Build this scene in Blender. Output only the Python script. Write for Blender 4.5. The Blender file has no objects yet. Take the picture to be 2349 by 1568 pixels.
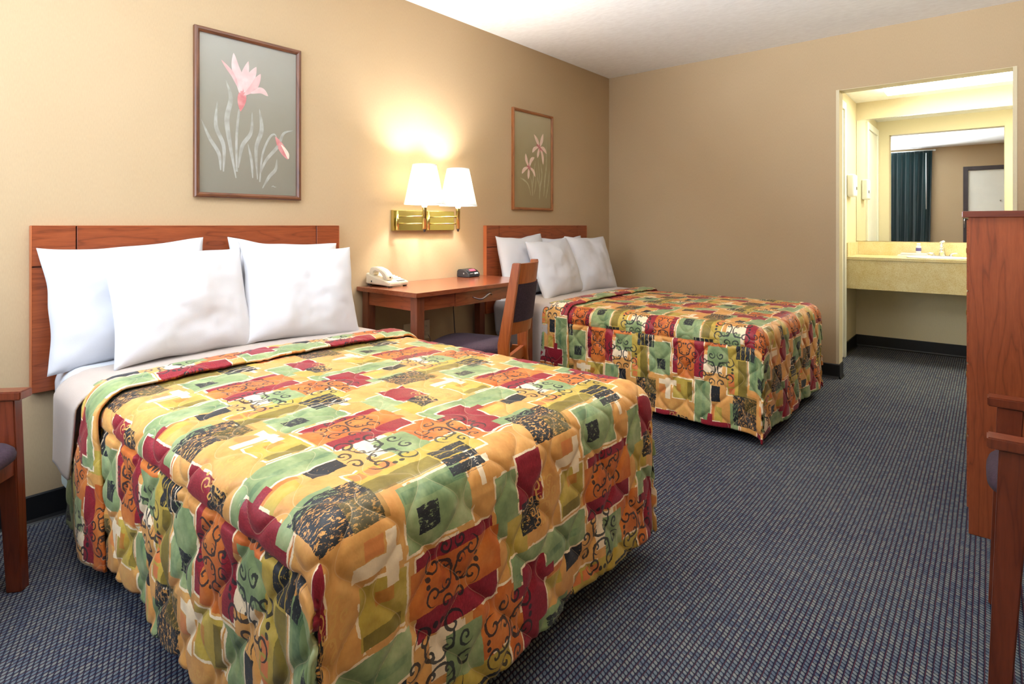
import bpy, bmesh, math, random
import numpy as np
from mathutils import Vector, Matrix
random.seed(4)
PI = math.pi
scene = bpy.context.scene
C = scene.collection

# ---------------------------------------------------------------- camera
CAMX, CAMH, F_PX, YAW = 2.688, 1.09, 1306.6, 0.6982
cd = bpy.data.cameras.new('camera')
cam = bpy.data.objects.new('camera', cd)
C.objects.link(cam)
cam.location = (CAMX, 0, CAMH)
cam.rotation_euler = (PI / 2, 0, YAW)
cd.sensor_fit = 'HORIZONTAL'
cd.sensor_width = 36
cd.lens = F_PX / 2349 * 36
cd.shift_y = -(784 - 516.65) / 2349
cd.clip_start = 0.03
scene.camera = cam

# ---------------------------------------------------------------- world, light, exposure
world = bpy.data.worlds.new('world')
scene.world = world
world.use_nodes = True
wb = world.node_tree.nodes['Background']
wb.inputs[0].default_value = (0.75, 0.86, 1.0, 1)
wb.inputs[1].default_value = 1.0

def area_light(name, loc, rot, sx, sy, power, color):
    l = bpy.data.lights.new(name, 'AREA')
    l.shape = 'RECTANGLE'; l.size = sx; l.size_y = sy
    l.energy = power; l.color = color
    o = bpy.data.objects.new(name, l); C.objects.link(o)
    o.location = loc; o.rotation_euler = rot
    return o
# daylight in the window of the front wall (just outside its pane)
area_light('window_daylight', (0.95, -0.50, 1.52), (PI / 2, 0, 0), 1.2, 1.4, 21, (0.74, 0.85, 1.0))
# added fill lamp outside the window, aimed up to brighten the ceiling
fill_light = area_light('ceiling_fill', (0.95, -0.56, 1.05), (PI / 2 + 0.66, 0, -0.60), 1.2, 0.6, 92, (0.86, 0.925, 1.0))
fill_light.data.spread = math.radians(88)
vs = scene.view_settings
vs.view_transform = 'Standard'; vs.look = 'None'; vs.gamma = 1; vs.exposure = 0.97
vs.use_curve_mapping = False

# ---------------------------------------------------------------- room numbers (metres)
XR, YF, YB, ZC = 3.35, -0.35, 4.593, 2.441        # right wall, front wall, back wall, ceiling
YB2, YA, XA, ZA = 4.713, 5.98, 1.755, 2.20        # alcove: inner face of back wall, mirror wall, left wall, ceiling
OX0, OX1, OZ = 1.862, 2.80, 2.052                 # opening in the back wall

# ---------------------------------------------------------------- material helpers
def srgb(r, g, b):
    f = lambda c: (c / 12.92 if c <= 0.04045 else ((c + 0.055) / 1.055) ** 2.4)
    return (f(r / 255), f(g / 255), f(b / 255), 1)

class NT:
    def __init__(self, name):
        self.m = bpy.data.materials.new(name)
        self.m.use_nodes = True
        self.t = self.m.node_tree
        self.b = self.t.nodes['Principled BSDF']
    def n(self, typ, ins=None, out=0, **props):
        nd = self.t.nodes.new(typ)
        for k, v in props.items(): setattr(nd, k, v)
        for k, v in (ins or {}).items():
            s = nd.inputs[k]
            if hasattr(v, 'is_linked'): self.t.links.new(v, s)
            else: s.default_value = v
        return nd.outputs[out]
    def set(self, **kw):
        for k, v in kw.items():
            k = k.replace('_', ' ')
            s = self.b.inputs[k]
            if hasattr(v, 'is_linked'): self.t.links.new(v, s)
            else: s.default_value = v
        return self
    def math(self, op, a, b=0.0):
        return self.n('ShaderNodeMath', {0: a, 1: b}, operation=op)
    def vm(self, op, a, b=(0, 0, 0), out=0):
        return self.n('ShaderNodeVectorMath', {0: a, 1: b}, out=out, operation=op)
    def mix(self, fac, a, b, blend='MIX'):
        return self.n('ShaderNodeMix', {0: fac, 6: a, 7: b}, out=2, data_type='RGBA', blend_type=blend)
    def ramp(self, fac, stops):
        nd = self.t.nodes.new('ShaderNodeValToRGB')
        self.t.links.new(fac, nd.inputs[0])
        el = nd.color_ramp.elements
        while len(el) < len(stops): el.new(0.5)
        for e, (p, c) in zip(el, stops): e.position = p; e.color = c
        return nd.outputs[0]
    def obj(self): return self.n('ShaderNodeTexCoord', out=3)
    def noise(self, vec, scale, detail=2, rough=0.5, out=0):
        return self.n('ShaderNodeTexNoise', {'Vector': vec, 'Scale': scale, 'Detail': detail, 'Roughness': rough}, out=out)
    def scaled(self, vec, s): return self.vm('MULTIPLY', vec, s)
    def bump(self, h, strength, dist):
        self.t.links.new(self.n('ShaderNodeBump', {'Height': h, 'Strength': strength, 'Distance': dist}), self.b.inputs['Normal'])
        return self

def plain(name, col, rough=0.5, metal=0.0, spec=0.5, var=0.06, scale=9, **kw):
    m = NT(name)
    nz = m.noise(m.obj(), scale, 3)
    hi = tuple(min(1, c * (1 + var)) for c in col[:3]) + (1,)
    lo = tuple(c * (1 - var) for c in col[:3]) + (1,)
    m.set(Base_Color=m.ramp(nz, [(0.3, lo), (0.7, hi)]), Roughness=rough, Metallic=metal)
    m.b.inputs['Specular IOR Level'].default_value = spec
    for k, v in kw.items(): m.set(**{k: v})
    return m.m

def wallpaper(name, col, amp=0.05):
    m = NT(name); o = m.obj()
    fine = m.noise(m.scaled(o, (420, 420, 60)), 1.0, 2)
    big = m.noise(o, 1.3, 2)
    c = m.mix(0.35, col, m.ramp(fine, [(0.3, tuple(c * (1 - 2.2 * amp) for c in col[:3]) + (1,)), (0.7, tuple(min(1, c * (1 + 2.2 * amp)) for c in col[:3]) + (1,))]))
    c = m.mix(0.12, c, m.ramp(big, [(0.3, (0.40, 0.28, 0.15, 1)), (0.7, (0.60, 0.47, 0.32, 1))]))
    m.set(Base_Color=c, Roughness=0.75)
    m.b.inputs['Specular IOR Level'].default_value = 0.25
    m.bump(fine, 0.15, 0.001)
    return m.m

def wood(name, dark, mid, light, axis='x', rough=0.34, scale=1.0, coat=0.25):
    m = NT(name); o = m.obj()
    st = {'x': (0.10, 1, 1), 'y': (1, 0.10, 1), 'z': (1, 1, 0.10)}[axis]
    p = m.scaled(o, tuple(s * scale for s in st))
    warp = m.noise(p, 5.0, 3, 0.55, out=1)
    p2 = m.vm('ADD', p, m.scaled(warp, (0.10, 0.10, 0.10)))
    rings = m.noise(p2, 17, 2, 0.5)
    band = m.math('FRACT', m.math('MULTIPLY', rings, 7.0))
    fib = m.noise(m.scaled(p, (1, 1, 1)), 190, 2, 0.6)
    c = m.ramp(band, [(0.0, dark), (0.10, mid), (0.6, light), (0.92, mid), (1.0, dark)])
    c = m.mix(0.35, c, m.ramp(fib, [(0.3, dark), (0.7, light)]))
    c = m.mix(0.35, c, mid)
    m.set(Base_Color=c, Roughness=rough)
    m.b.inputs['Coat Weight'].default_value = coat
    m.b.inputs['Coat Roughness'].default_value = 0.25
    m.bump(fib, 0.05, 0.001)
    return m.m

def fabric(name, col, scale=260, rough=0.85, amp=0.12, sheen=0.2):
    m = NT(name); o = m.obj()
    f = m.noise(o, scale, 2)
    b = m.noise(o, 6, 2)
    lo = tuple(c * (1 - amp) for c in col[:3]) + (1,); hi = tuple(min(1, c * (1 + amp)) for c in col[:3]) + (1,)
    c = m.mix(0.5, m.ramp(f, [(0.35, lo), (0.65, hi)]), m.ramp(b, [(0.3, lo), (0.7, hi)]))
    m.set(Base_Color=c, Roughness=rough)
    m.b.inputs['Sheen Weight'].default_value = sheen
    m.b.inputs['Specular IOR Level'].default_value = 0.2
    m.bump(f, 0.2, 0.0015)
    return m.m

CHERRY = (srgb(92, 38, 18), srgb(140, 66, 34), srgb(164, 84, 46))
M = {}
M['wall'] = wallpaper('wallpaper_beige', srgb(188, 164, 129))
M['alcove'] = wallpaper('wallpaper_beige_lit', srgb(226, 214, 180), 0.03)  # same beige paper, its colour lightened to carry the alcove's bright light
m = NT('ceiling_white'); o_ = m.obj()
k_ = m.noise(m.scaled(o_, (1, 2.2, 1)), 22, 4, 0.6)
m.set(Base_Color=m.ramp(k_, [(0.3, srgb(240, 238, 234)), (0.7, srgb(250, 249, 246))]), Roughness=0.9); m.bump(k_, 0.12, 0.004); M['ceil'] = m.m
M['white_paint'] = plain('white_gloss_paint', srgb(238, 237, 226), 0.35, var=0.02)
M['vinyl'] = plain('black_vinyl', srgb(18, 18, 20), 0.42, var=0.2)
M['wood_x'] = wood('cherry_laminate_x', *CHERRY, axis='x')
M['wood_y'] = wood('cherry_laminate_y', *CHERRY, axis='y')
M['wood_z'] = wood('cherry_laminate_z', *CHERRY, axis='z')
M['top_edge'] = wood('dark_cherry_edge', srgb(70, 28, 18), srgb(100, 42, 26), srgb(116, 52, 32), axis='x')
M['desk_wood'] = wood('desk_cherry', srgb(96, 46, 26), srgb(134, 68, 40), srgb(150, 80, 48), axis='y', rough=0.22, coat=0.6)
M['desk_leg'] = wood('desk_leg_cherry', srgb(80, 38, 24), srgb(112, 58, 36), srgb(128, 68, 42), axis='z', rough=0.35)
M['chair_wood'] = wood('chair_cherry', srgb(116, 50, 16), srgb(156, 76, 28), srgb(176, 94, 40), axis='z', rough=0.3)
M['arm_wood'] = wood('armchair_cherry', srgb(72, 28, 14), srgb(108, 47, 25), srgb(128, 60, 35), axis='z', rough=0.3)
M['edge_wood'] = plain('orange_edge_band', srgb(186, 104, 62), 0.4)
M['purple'] = fabric('purple_upholstery', srgb(60, 44, 54), 140, amp=0.4, sheen=0.03)
M['linen'] = fabric('white_cotton', srgb(212, 212, 216), 500, amp=0.015, sheen=0.05)
M['blanket'] = fabric('beige_fleece', srgb(186, 170, 158), 320, amp=0.06, sheen=0.3)
M['mint'] = fabric('mint_ticking', srgb(196, 216, 212), 200, amp=0.06)
M['brass'] = plain('polished_brass', srgb(196, 184, 122), 0.2, metal=1.0, var=0.03)
M['chrome'] = plain('chrome', srgb(225, 225, 228), 0.12, metal=1.0, var=0.02)
M['pewter'] = plain('pewter_pull', srgb(150, 140, 138), 0.3, metal=1.0, var=0.05)
M['ivory'] = plain('ivory_plastic', srgb(226, 214, 188), 0.4, var=0.02)
M['white_plastic'] = plain('white_plastic', srgb(238, 240, 238), 0.4, var=0.02)
M['black_plastic'] = plain('black_plastic', srgb(44, 46, 50), 0.28, var=0.1)
M['dark_frame'] = plain('dark_bronze_frame', srgb(66, 58, 60), 0.45, var=0.1)
M['curtain'] = fabric('dark_teal_drapery', srgb(15, 40, 42), 220, amp=0.2, sheen=0.3)
M['lining'] = fabric('white_lining', srgb(220, 214, 206), 220, amp=0.03)
M['paper'] = plain('white_paper', srgb(236, 236, 240), 0.8, var=0.01)
M['purple_ink'] = plain('purple_ink', srgb(96, 84, 150), 0.7)
M['red_label'] = plain('red_label', srgb(190, 60, 50), 0.6)
M['grey_pad'] = plain('grey_rubber', srgb(120, 118, 116), 0.7)

def mirror_mat():
    m = NT('silver_mirror'); nz = m.noise(m.obj(), 4, 1)
    m.set(Base_Color=m.ramp(nz, [(0, (0.86, 0.88, 0.87, 1)), (1, (0.88, 0.90, 0.89, 1))]), Metallic=1.0, Roughness=0.0)
    return m.m
M['mirror'] = mirror_mat()

def pane_mat(name, tint=(1, 1, 1, 1)):
    m = NT(name); t = m.t
    gl = t.nodes.new('ShaderNodeBsdfGlossy'); gl.inputs['Roughness'].default_value = 0.03
    tr = t.nodes.new('ShaderNodeBsdfTransparent'); tr.inputs[0].default_value = tint
    fc = m.n('ShaderNodeLayerWeight', {'Blend': 0.5}, out=1)
    fr = m.math('ADD', m.math('MULTIPLY', m.math('POWER', fc, 5.0), 0.30), 0.008)
    mx = t.nodes.new('ShaderNodeMixShader')
    t.links.new(fr, mx.inputs[0]); t.links.new(tr.outputs[0], mx.inputs[1]); t.links.new(gl.outputs[0], mx.inputs[2])
    t.links.new(mx.outputs[0], t.nodes['Material Output'].inputs['Surface'])
    return m.m
M['pane'] = pane_mat('clear_glass')

def emit_mat(name, col, strength):
    m = NT(name); nz = m.noise(m.obj(), 3, 1)
    m.set(Base_Color=col, Roughness=0.5, Emission_Color=m.ramp(nz, [(0, col), (1, tuple(min(1, c * 1.02) for c in col[:3]) + (1,))]), Emission_Strength=strength)
    return m.m
M['tube_light'] = emit_mat('fluorescent_diffuser', (1.0, 0.98, 0.82, 1), 13.0)
M['led'] = emit_mat('red_display', (0.95, 0.06, 0.10, 1), 1.1)

def shade_mat():
    m = NT('lamp_shade_cloth'); t = m.t
    nz = m.noise(m.obj(), 240, 2)
    col = m.ramp(nz, [(0.3, srgb(214, 203, 176)), (0.7, srgb(224, 214, 190))])
    df = t.nodes.new('ShaderNodeBsdfDiffuse'); tl = t.nodes.new('ShaderNodeBsdfTranslucent'); mx = t.nodes.new('ShaderNodeMixShader')
    t.links.new(col, df.inputs[0]); t.links.new(col, tl.inputs[0]); mx.inputs[0].default_value = 0.13
    t.links.new(df.outputs[0], mx.inputs[1]); t.links.new(tl.outputs[0], mx.inputs[2])
    t.links.new(mx.outputs[0], t.nodes['Material Output'].inputs['Surface'])
    return m.m
M['shade'] = shade_mat()

def granite():
    m = NT('cream_granite'); o = m.obj()
    a = m.noise(o, 170, 3, 0.7); b = m.noise(o, 14, 3)
    c = m.ramp(a, [(0.30, srgb(196, 168, 110)), (0.45, srgb(222, 204, 150)), (0.62, srgb(236, 224, 184))])
    c = m.mix(0.35, c, m.ramp(b, [(0.35, srgb(214, 188, 126)), (0.65, srgb(234, 224, 186))]))
    m.set(Base_Color=c, Roughness=0.16)
    return m.m
M['granite'] = granite()

def carpet():
    m = NT('loop_carpet'); o = m.obj()
    nz = m.noise(o, 30, 2, out=1)
    p = m.vm('ADD', o, m.scaled(m.vm('SUBTRACT', nz, (0.5, 0.5, 0.5)), (0.004, 0.004, 0)))
    sx = m.n('ShaderNodeSeparateXYZ', {0: p})
    sy = m.n('ShaderNodeSeparateXYZ', {0: p}, out=1)
    PX, PY = 0.0138, 0.0130
    row = m.math('DIVIDE', sx, PX)
    fr = m.math('FRACT', row)                                   # across a rib
    ri = m.math('FLOOR', row)
    off = m.math('MULTIPLY', m.math('FRACT', m.math('MULTIPLY', ri, 0.37)), PY)
    sl = m.math('MULTIPLY', fr, PY * 0.6)
    fy = m.math('FRACT', m.math('DIVIDE', m.math('ADD', m.math('ADD', sy, off), sl), PY))
    hx = m.math('SINE', m.math('MULTIPLY', fr, PI))
    hy = m.math('SINE', m.math('MULTIPLY', fy, PI))
    h = m.math('MULTIPLY', m.math('POWER', hx, 0.7), m.math('POWER', hy, 0.6))
    cell = m.n('ShaderNodeCombineXYZ', {0: ri, 1: m.math('FLOOR', m.math('DIVIDE', m.math('ADD', sy, off), PY))})
    wn = m.n('ShaderNodeTexWhiteNoise', {'Vector': cell}, noise_dimensions='2D')
    loop = m.ramp(wn, [(0.0, srgb(88, 99, 114)), (0.5, srgb(112, 121, 127)), (1.0, srgb(136, 138, 132))])
    gap = srgb(20, 26, 50)
    c = m.mix(m.ramp(h, [(0.34, (0, 0, 0, 1)), (0.74, (1, 1, 1, 1))]), gap, loop)
    # thin rust-red thread between every second rib
    par = m.math('ADD', 0.6, m.math('MULTIPLY', m.math('LESS_THAN', m.math('FRACT', m.math('MULTIPLY', ri, 0.5)), 0.25), 0.3))
    red = m.math('MULTIPLY', par, m.math('LESS_THAN', fr, 0.16))
    c = m.mix(m.math('MULTIPLY', red, 0.8), c, srgb(92, 42, 48))
    big = m.noise(o, 1.6, 3)
    c = m.mix(0.14, c, m.ramp(big, [(0.35, srgb(40, 46, 66)), (0.7, srgb(104, 110, 112))]))
    m.set(Base_Color=c, Roughness=0.95)
    m.b.inputs['Specular IOR Level'].default_value = 0.1
    m.bump(h, 0.5, 0.004)
    return m.m
M['carpet'] = carpet()

# ---- printed bedspread: a 0.54 x 0.61 m repeat of painted patches, black blocks and scrollwork
TA, TB = 0.54, 0.61
def bedspread_mat():
    m = NT('printed_bedspread')
    uv = m.n('ShaderNodeUVMap', uv_map='fabric')
    o3 = m.n('ShaderNodeTexCoord', out=3)
    n1 = m.n('ShaderNodeTexNoise', {'Vector': uv, 'Scale': 38, 'Detail': 4, 'Roughness': 0.75}, out=1)
    n2 = m.n('ShaderNodeTexNoise', {'Vector': uv, 'Scale': 9, 'Detail': 1}, out=1)
    P = m.vm('ADD', uv, m.scaled(m.vm('SUBTRACT', n1, (0.5, 0.5, 0.5)), (0.008, 0.008, 0)))
    P = m.vm('ADD', P, m.scaled(m.vm('SUBTRACT', n2, (0.5, 0.5, 0.5)), (0.008, 0.008, 0)))
    soft = m.noise(uv, 11, 4, 0.65)
    fine = m.noise(m.scaled(uv, (1, 2.5, 1)), 120, 3, 0.7)
    dry = m.noise(m.scaled(uv, (2.4, 1, 1)), 70, 4, 0.75)
    def wrapc(c):
        d = m.vm('SUBTRACT', P, (c[0], c[1], 0))
        return m.n('ShaderNodeVectorMath', {0: d, 1: (TA / 2, TB / 2, 1), 2: (-TA / 2, -TB / 2, -1)}, operation='WRAP')
    def mask(a0, a1, b0, b1):
        l = wrapc(((a0 + a1) / 2, (b0 + b1) / 2))
        d = m.vm('SUBTRACT', m.vm('ABSOLUTE', l), ((a1 - a0) / 2, (b1 - b0) / 2, 0))
        nd = m.t.nodes.new('ShaderNodeSeparateXYZ'); m.t.links.new(d, nd.inputs[0])
        return m.math('LESS_THAN', m.math('MAXIMUM', nd.outputs[0], nd.outputs[1]), 0.0)
    tan = m.ramp(soft, [(0.28, srgb(206, 138, 66)), (0.5, srgb(224, 162, 88)), (0.72, srgb(232, 178, 104))])
    cream = srgb(250, 226, 190)
    orange = m.ramp(soft, [(0.3, srgb(186, 84, 28)), (0.5, srgb(210, 112, 44)), (0.72, srgb(226, 140, 66))])
    crim = m.ramp(fine, [(0.3, srgb(128, 18, 34)), (0.6, srgb(158, 34, 50)), (0.78, srgb(190, 74, 60))])
    green = m.ramp(soft, [(0.3, srgb(116, 138, 92)), (0.5, srgb(144, 162, 110)), (0.7, srgb(182, 188, 138))])
    yell = m.ramp(soft, [(0.3, srgb(176, 142, 50)), (0.55, srgb(198, 170, 74)), (0.75, srgb(220, 190, 106))])
    olive = m.ramp(soft, [(0.3, srgb(92, 78, 24)), (0.7, srgb(140, 122, 52))])
    osq = srgb(224, 128, 70)
    black = srgb(38, 40, 44)
    col = tan
    def put(c, *r, fac=None, m_=None):
        nonlocal col
        k = mask(*r)
        if m_ is not None: k = m.math('MULTIPLY', k, m_)
        if fac is not None: k = m.math('MULTIPLY', k, fac)
        col = m.mix(k, col, c)
    drym = m.math('GREATER_THAN', dry, 0.43)
    e = 0.0055
    rimk = m.math('GREATER_THAN', m.noise(uv, 17, 2), 0.44)
    def patch(c, a0, a1, b0, b1, rim=True, **kw):
        if rim: put(cream, a0 - e, a1 + e, b0 - e, b1 + e, m_=rimk)
        put(c, a0, a1, b0, b1, **kw)
    patch(orange, 0.43, 0.62, 0.31, 0.56)
    patch(green, 0.19, 0.33, 0.395, 0.475)
    patch(yell, 0.30, 0.42, 0.43, 0.50, rim=False)
    patch(crim, 0.17, 0.29, 0.475, 0.565)
    patch(yell, 0.015, 0.11, 0.10, 0.42)
    put(olive, 0.07, 0.115, 0.10, 0.28, fac=0.85)
    patch(green, 0.125, 0.25, 0.145, 0.32)
    put(m.ramp(soft, [(0.4, srgb(92, 122, 84)), (0.6, srgb(156, 174, 124))]), 0.135, 0.16, 0.15, 0.315, fac=0.8)
    patch(crim, 0.265, 0.435, 0.165, 0.385)
    put(orange, 0.29, 0.385, 0.15, 0.40)
    patch(yell, 0.265, 0.375, 0.035, 0.14)
    put(olive, 0.348, 0.375, 0.04, 0.13, fac=0.8)
    put(orange, 0.285, 0.31, 0.07, 0.11, fac=0.6)
    put(cream, 0.222, 0.25, 0.02, 0.13)
    put(cream, 0.185, 0.285, 0.095, 0.122)
    put(osq, 0.185, 0.22, 0.045, 0.09, fac=0.7)
    patch(green, 0.39, 0.472, -0.17, 0.150)
    put(m.ramp(soft, [(0.4, srgb(92, 122, 84)), (0.6, srgb(156, 174, 124))]), 0.43, 0.447, -0.16, 0.145, fac=0.8)
    put(orange, 0.478, 0.492, -0.17, 0.04, fac=0.8)
    put(cream, 0.472, 0.478, -0.17, 0.06)
    patch(yell, 0.495, 0.53, -0.13, 0.03, rim=False)
    put(cream, 0.44, 0.53, 0.20, 0.29)
    put(green, 0.455, 0.56, 0.24, 0.335)
    patch(crim, 0.425, 0.61, 0.475, 0.565)
    put(crim, 0.46, 0.485, 0.44, 0.60)
    for q in range(3): put(osq, 0.022, 0.052, 0.105 + q * 0.037, 0.135 + q * 0.037)
    put(cream, 0.13, 0.15, 0.33, 0.40); put(cream, 0.10, 0.19, 0.352, 0.368)
    # dry-brushed black blocks
    put(green, 0.03, 0.07, -0.08, 0.06)
    put(black, 0.045, 0.165, -0.045, 0.105, m_=m.math('GREATER_THAN', dry, 0.45))
    put(olive, 0.10, 0.165, 0.03, 0.115, fac=0.45)
    wl = m.math('GREATER_THAN', m.math('FRACT', m.math('MULTIPLY', m.n('ShaderNodeSeparateXYZ', {0: P}, out=0), 42)), 0.16)
    put(black, 0.055, 0.155, 0.285, 0.385, m_=m.math('MULTIPLY', wl, m.math('GREATER_THAN', dry, 0.40)))
    put(black, 0.28, 0.355, 0.485, 0.555, m_=drym)
    put(black, 0.478, 0.520, 0.055, 0.135, m_=m.math('GREATER_THAN', dry, 0.36))
    put(black, 0.172, 0.222, 0.172, 0.228, m_=m.math('GREATER_THAN', dry, 0.42))
    # curling scrollwork
    def scroll(cx, cy, size, rot90, colr, fac=0.92):
        nonlocal col
        l = wrapc((cx, cy))
        nd = m.t.nodes.new('ShaderNodeSeparateXYZ'); m.t.links.new(l, nd.inputs[0])
        x, y = (nd.outputs[1], nd.outputs[0]) if rot90 else (nd.outputs[0], nd.outputs[1])
        q = m.n('ShaderNodeCombineXYZ', {0: m.math('ABSOLUTE', x), 1: m.math('ABSOLUTE', y)})
        q = m.scaled(q, (1 / size, 1 / size, 0))
        tot = None
        # spiral curls: centre, outer radius, pitch, handedness, phase
        for (a, b, r, p, hnd, ph) in ((0.72, 0.42, 0.30, 0.26, 1, 0.15), (0.27, 0.78, 0.22, 0.20, -1, 0.6), (0.26, 0.24, 0.19, 0.19, -1, 0.1)):
            d = m.vm('SUBTRACT', q, (a, b, 0))
            sp_ = m.t.nodes.new('ShaderNodeSeparateXYZ'); m.t.links.new(d, sp_.inputs[0])
            ln = m.vm('LENGTH', d, out=1)
            an = m.math('MULTIPLY', m.math('ARCTAN2', sp_.outputs[1], sp_.outputs[0]), hnd / (2 * PI))
            v = m.math('FRACT', m.math('ADD', m.math('SUBTRACT', m.math('DIVIDE', ln, p), an), ph + 4))
            k = m.math('MULTIPLY', m.math('LESS_THAN', v, 0.075 / p), m.math('LESS_THAN', ln, r))
            tot = k if tot is None else m.math('MAXIMUM', tot, k)
        # connecting C-stroke and a leaf bud
        d = m.vm('SUBTRACT', q, (0.46, 0.02, 0)); ln = m.vm('LENGTH', d, out=1)
        ring = m.math('LESS_THAN', m.math('ABSOLUTE', m.math('SUBTRACT', ln, 0.40)), 0.036)
        ring = m.math('MULTIPLY', ring, m.math('LESS_THAN', m.vm('DOT_PRODUCT', d, (1, 0.2, 0), out=1), 0.22))
        bud = m.math('LESS_THAN', m.vm('LENGTH', m.vm('SUBTRACT', q, (0.93, 0.10, 0)), out=1), 0.075)
        tot = m.math('MAXIMUM', tot, m.math('MAXIMUM', ring, bud))
        col = m.mix(m.math('MULTIPLY', tot, fac), col, colr)
    scroll(0.330, 0.262, 0.072, True, black)
    scroll(0.500, 0.222, 0.088, False, black)
    scroll(0.530, 0.425, 0.080, True, black)
    scroll(0.300, 0.570, 0.055, False, srgb(226, 172, 92))
    # pooled-dye mottling
    mot = m.ramp(m.noise(uv, 26, 4, 0.7), [(0.3, (0.86, 0.85, 0.82, 1)), (0.65, (1.05, 1.04, 1.02, 1))])
    col = m.mix(0.7, col, mot, 'MULTIPLY')
    # quilting thread and its dimple, along the same wavy lines as the relief
    qn = m.t.nodes.new('ShaderNodeSeparateXYZ'); m.t.links.new(m.n('ShaderNodeUVMap', uv_map='quilt'), qn.inputs[0])
    w_ = m.math('MULTIPLY', m.math('COSINE', m.math('MULTIPLY', qn.outputs[0], 2 * PI / QL)), 0.40 * QM)
    def wr1(v): return m.math('ABSOLUTE', m.n('ShaderNodeMath', {0: v, 1: QM, 2: -QM}, operation='WRAP'))
    dq = m.math('MINIMUM', wr1(m.math('SUBTRACT', qn.outputs[1], w_)), wr1(m.math('SUBTRACT', m.math('ADD', qn.outputs[1], w_), QM)))
    thread = m.math('MULTIPLY', m.math('LESS_THAN', dq, 0.0010), 0.30)
    col = m.mix(thread, col, srgb(236, 206, 168))
    m.set(Base_Color=col, Roughness=0.48)
    m.b.inputs['Specular IOR Level'].default_value = 0.35
    m.b.inputs['Sheen Weight'].default_value = 0.08
    dim = m.n('ShaderNodeMapRange', {'Value': dq, 'From Min': 0.0, 'From Max': 0.012}, interpolation_type='SMOOTHSTEP')
    wrn = m.noise(uv, 34, 3, 0.6)
    m.bump(m.math('ADD', m.math('MULTIPLY', dim, 0.8), wrn), 0.22, 0.006)
    return m.m
QL, QM = 0.170, 0.078
M['spread'] = bedspread_mat()

# ---------------------------------------------------------------- mesh helpers
def mesh_obj(name, bm, mat, parent=None, smooth=False, mats=None):
    me = bpy.data.meshes.new(name)
    bm.normal_update(); bm.to_mesh(me); bm.free()
    for mm in (mats or [mat]): me.materials.append(mm)
    if smooth:
        me.polygons.foreach_set('use_smooth', [True] * len(me.polygons))
    o = bpy.data.objects.new(name, me); C.objects.link(o)
    if parent: o.parent = parent
    return o
def auto_smooth(o, ang=40):
    me = o.data
    me.polygons.foreach_set('use_smooth', [True] * len(me.polygons))
    me.set_sharp_from_angle(angle=math.radians(ang))
    return o
def box(bm, x0, x1, y0, y1, z0, z1, bev=0.0, seg=2, rot=None, piv=None):
    r = bmesh.ops.create_cube(bm, size=1)
    vs_ = r['verts']
    for v in vs_:
        v.co = Vector(((x0 + x1) / 2 + v.co.x * (x1 - x0), (y0 + y1) / 2 + v.co.y * (y1 - y0), (z0 + z1) / 2 + v.co.z * (z1 - z0)))
    if rot is not None:
        bmesh.ops.rotate(bm, verts=vs_, cent=piv or Vector(((x0 + x1) / 2, (y0 + y1) / 2, (z0 + z1) / 2)), matrix=rot)
    if bev > 0:
        es = list({e for v in vs_ for e in v.link_edges})
        bmesh.ops.bevel(bm, geom=es, offset=bev, segments=seg, affect='EDGES', profile=0.6)
def tube(bm, pts, rad, n=10, caps=True):
    """swept tube; rad a number or list"""
    pts = [Vector(p) for p in pts]
    rs = rad if isinstance(rad, (list, tuple)) else [rad] * len(pts)
    rings = []
    up = Vector((0, 0, 1))
    for i, p in enumerate(pts):
        t = (pts[min(i + 1, len(pts) - 1)] - pts[max(i - 1, 0)]).normalized()
        u = up if abs(t.dot(up)) < 0.95 else Vector((1, 0, 0))
        a = t.cross(u).normalized(); b = t.cross(a).normalized()
        rings.append([bm.verts.new(p + (a * math.cos(k * 2 * PI / n) + b * math.sin(k * 2 * PI / n)) * rs[i]) for k in range(n)])
    for r0, r1 in zip(rings, rings[1:]):
        for k in range(n):
            bm.faces.new((r0[k], r0[(k + 1) % n], r1[(k + 1) % n], r1[k]))
    if caps:
        bm.faces.new(rings[0][::-1]); bm.faces.new(rings[-1])
def lathe(bm, prof, cx=0, cy=0, n=28, close=False):
    rings = [[bm.verts.new((cx + r * math.cos(k * 2 * PI / n), cy + r * math.sin(k * 2 * PI / n), z)) for k in range(n)] for r, z in prof]
    for r0, r1 in zip(rings, rings[1:]):
        for k in range(n):
            bm.faces.new((r0[k], r0[(k + 1) % n], r1[(k + 1) % n], r1[k]))
    if close:
        bm.faces.new(rings[0][::-1]); bm.faces.new(rings[-1])
def prism(bm, poly, axis, a0, a1):
    """extrude a 2-d outline along an axis ('x','y','z')"""
    f = {'x': lambda p, a: (a, p[0], p[1]), 'y': lambda p, a: (p[0], a, p[1]), 'z': lambda p, a: (p[0], p[1], a)}[axis]
    A = [bm.verts.new(f(p, a0)) for p in poly]; B = [bm.verts.new(f(p, a1)) for p in poly]
    n = len(poly)
    for i in range(n): bm.faces.new((A[i], A[(i + 1) % n], B[(i + 1) % n], B[i]))
    bm.faces.new(A[::-1]); bm.faces.new(B)
    bmesh.ops.recalc_face_normals(bm, faces=bm.faces)
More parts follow.
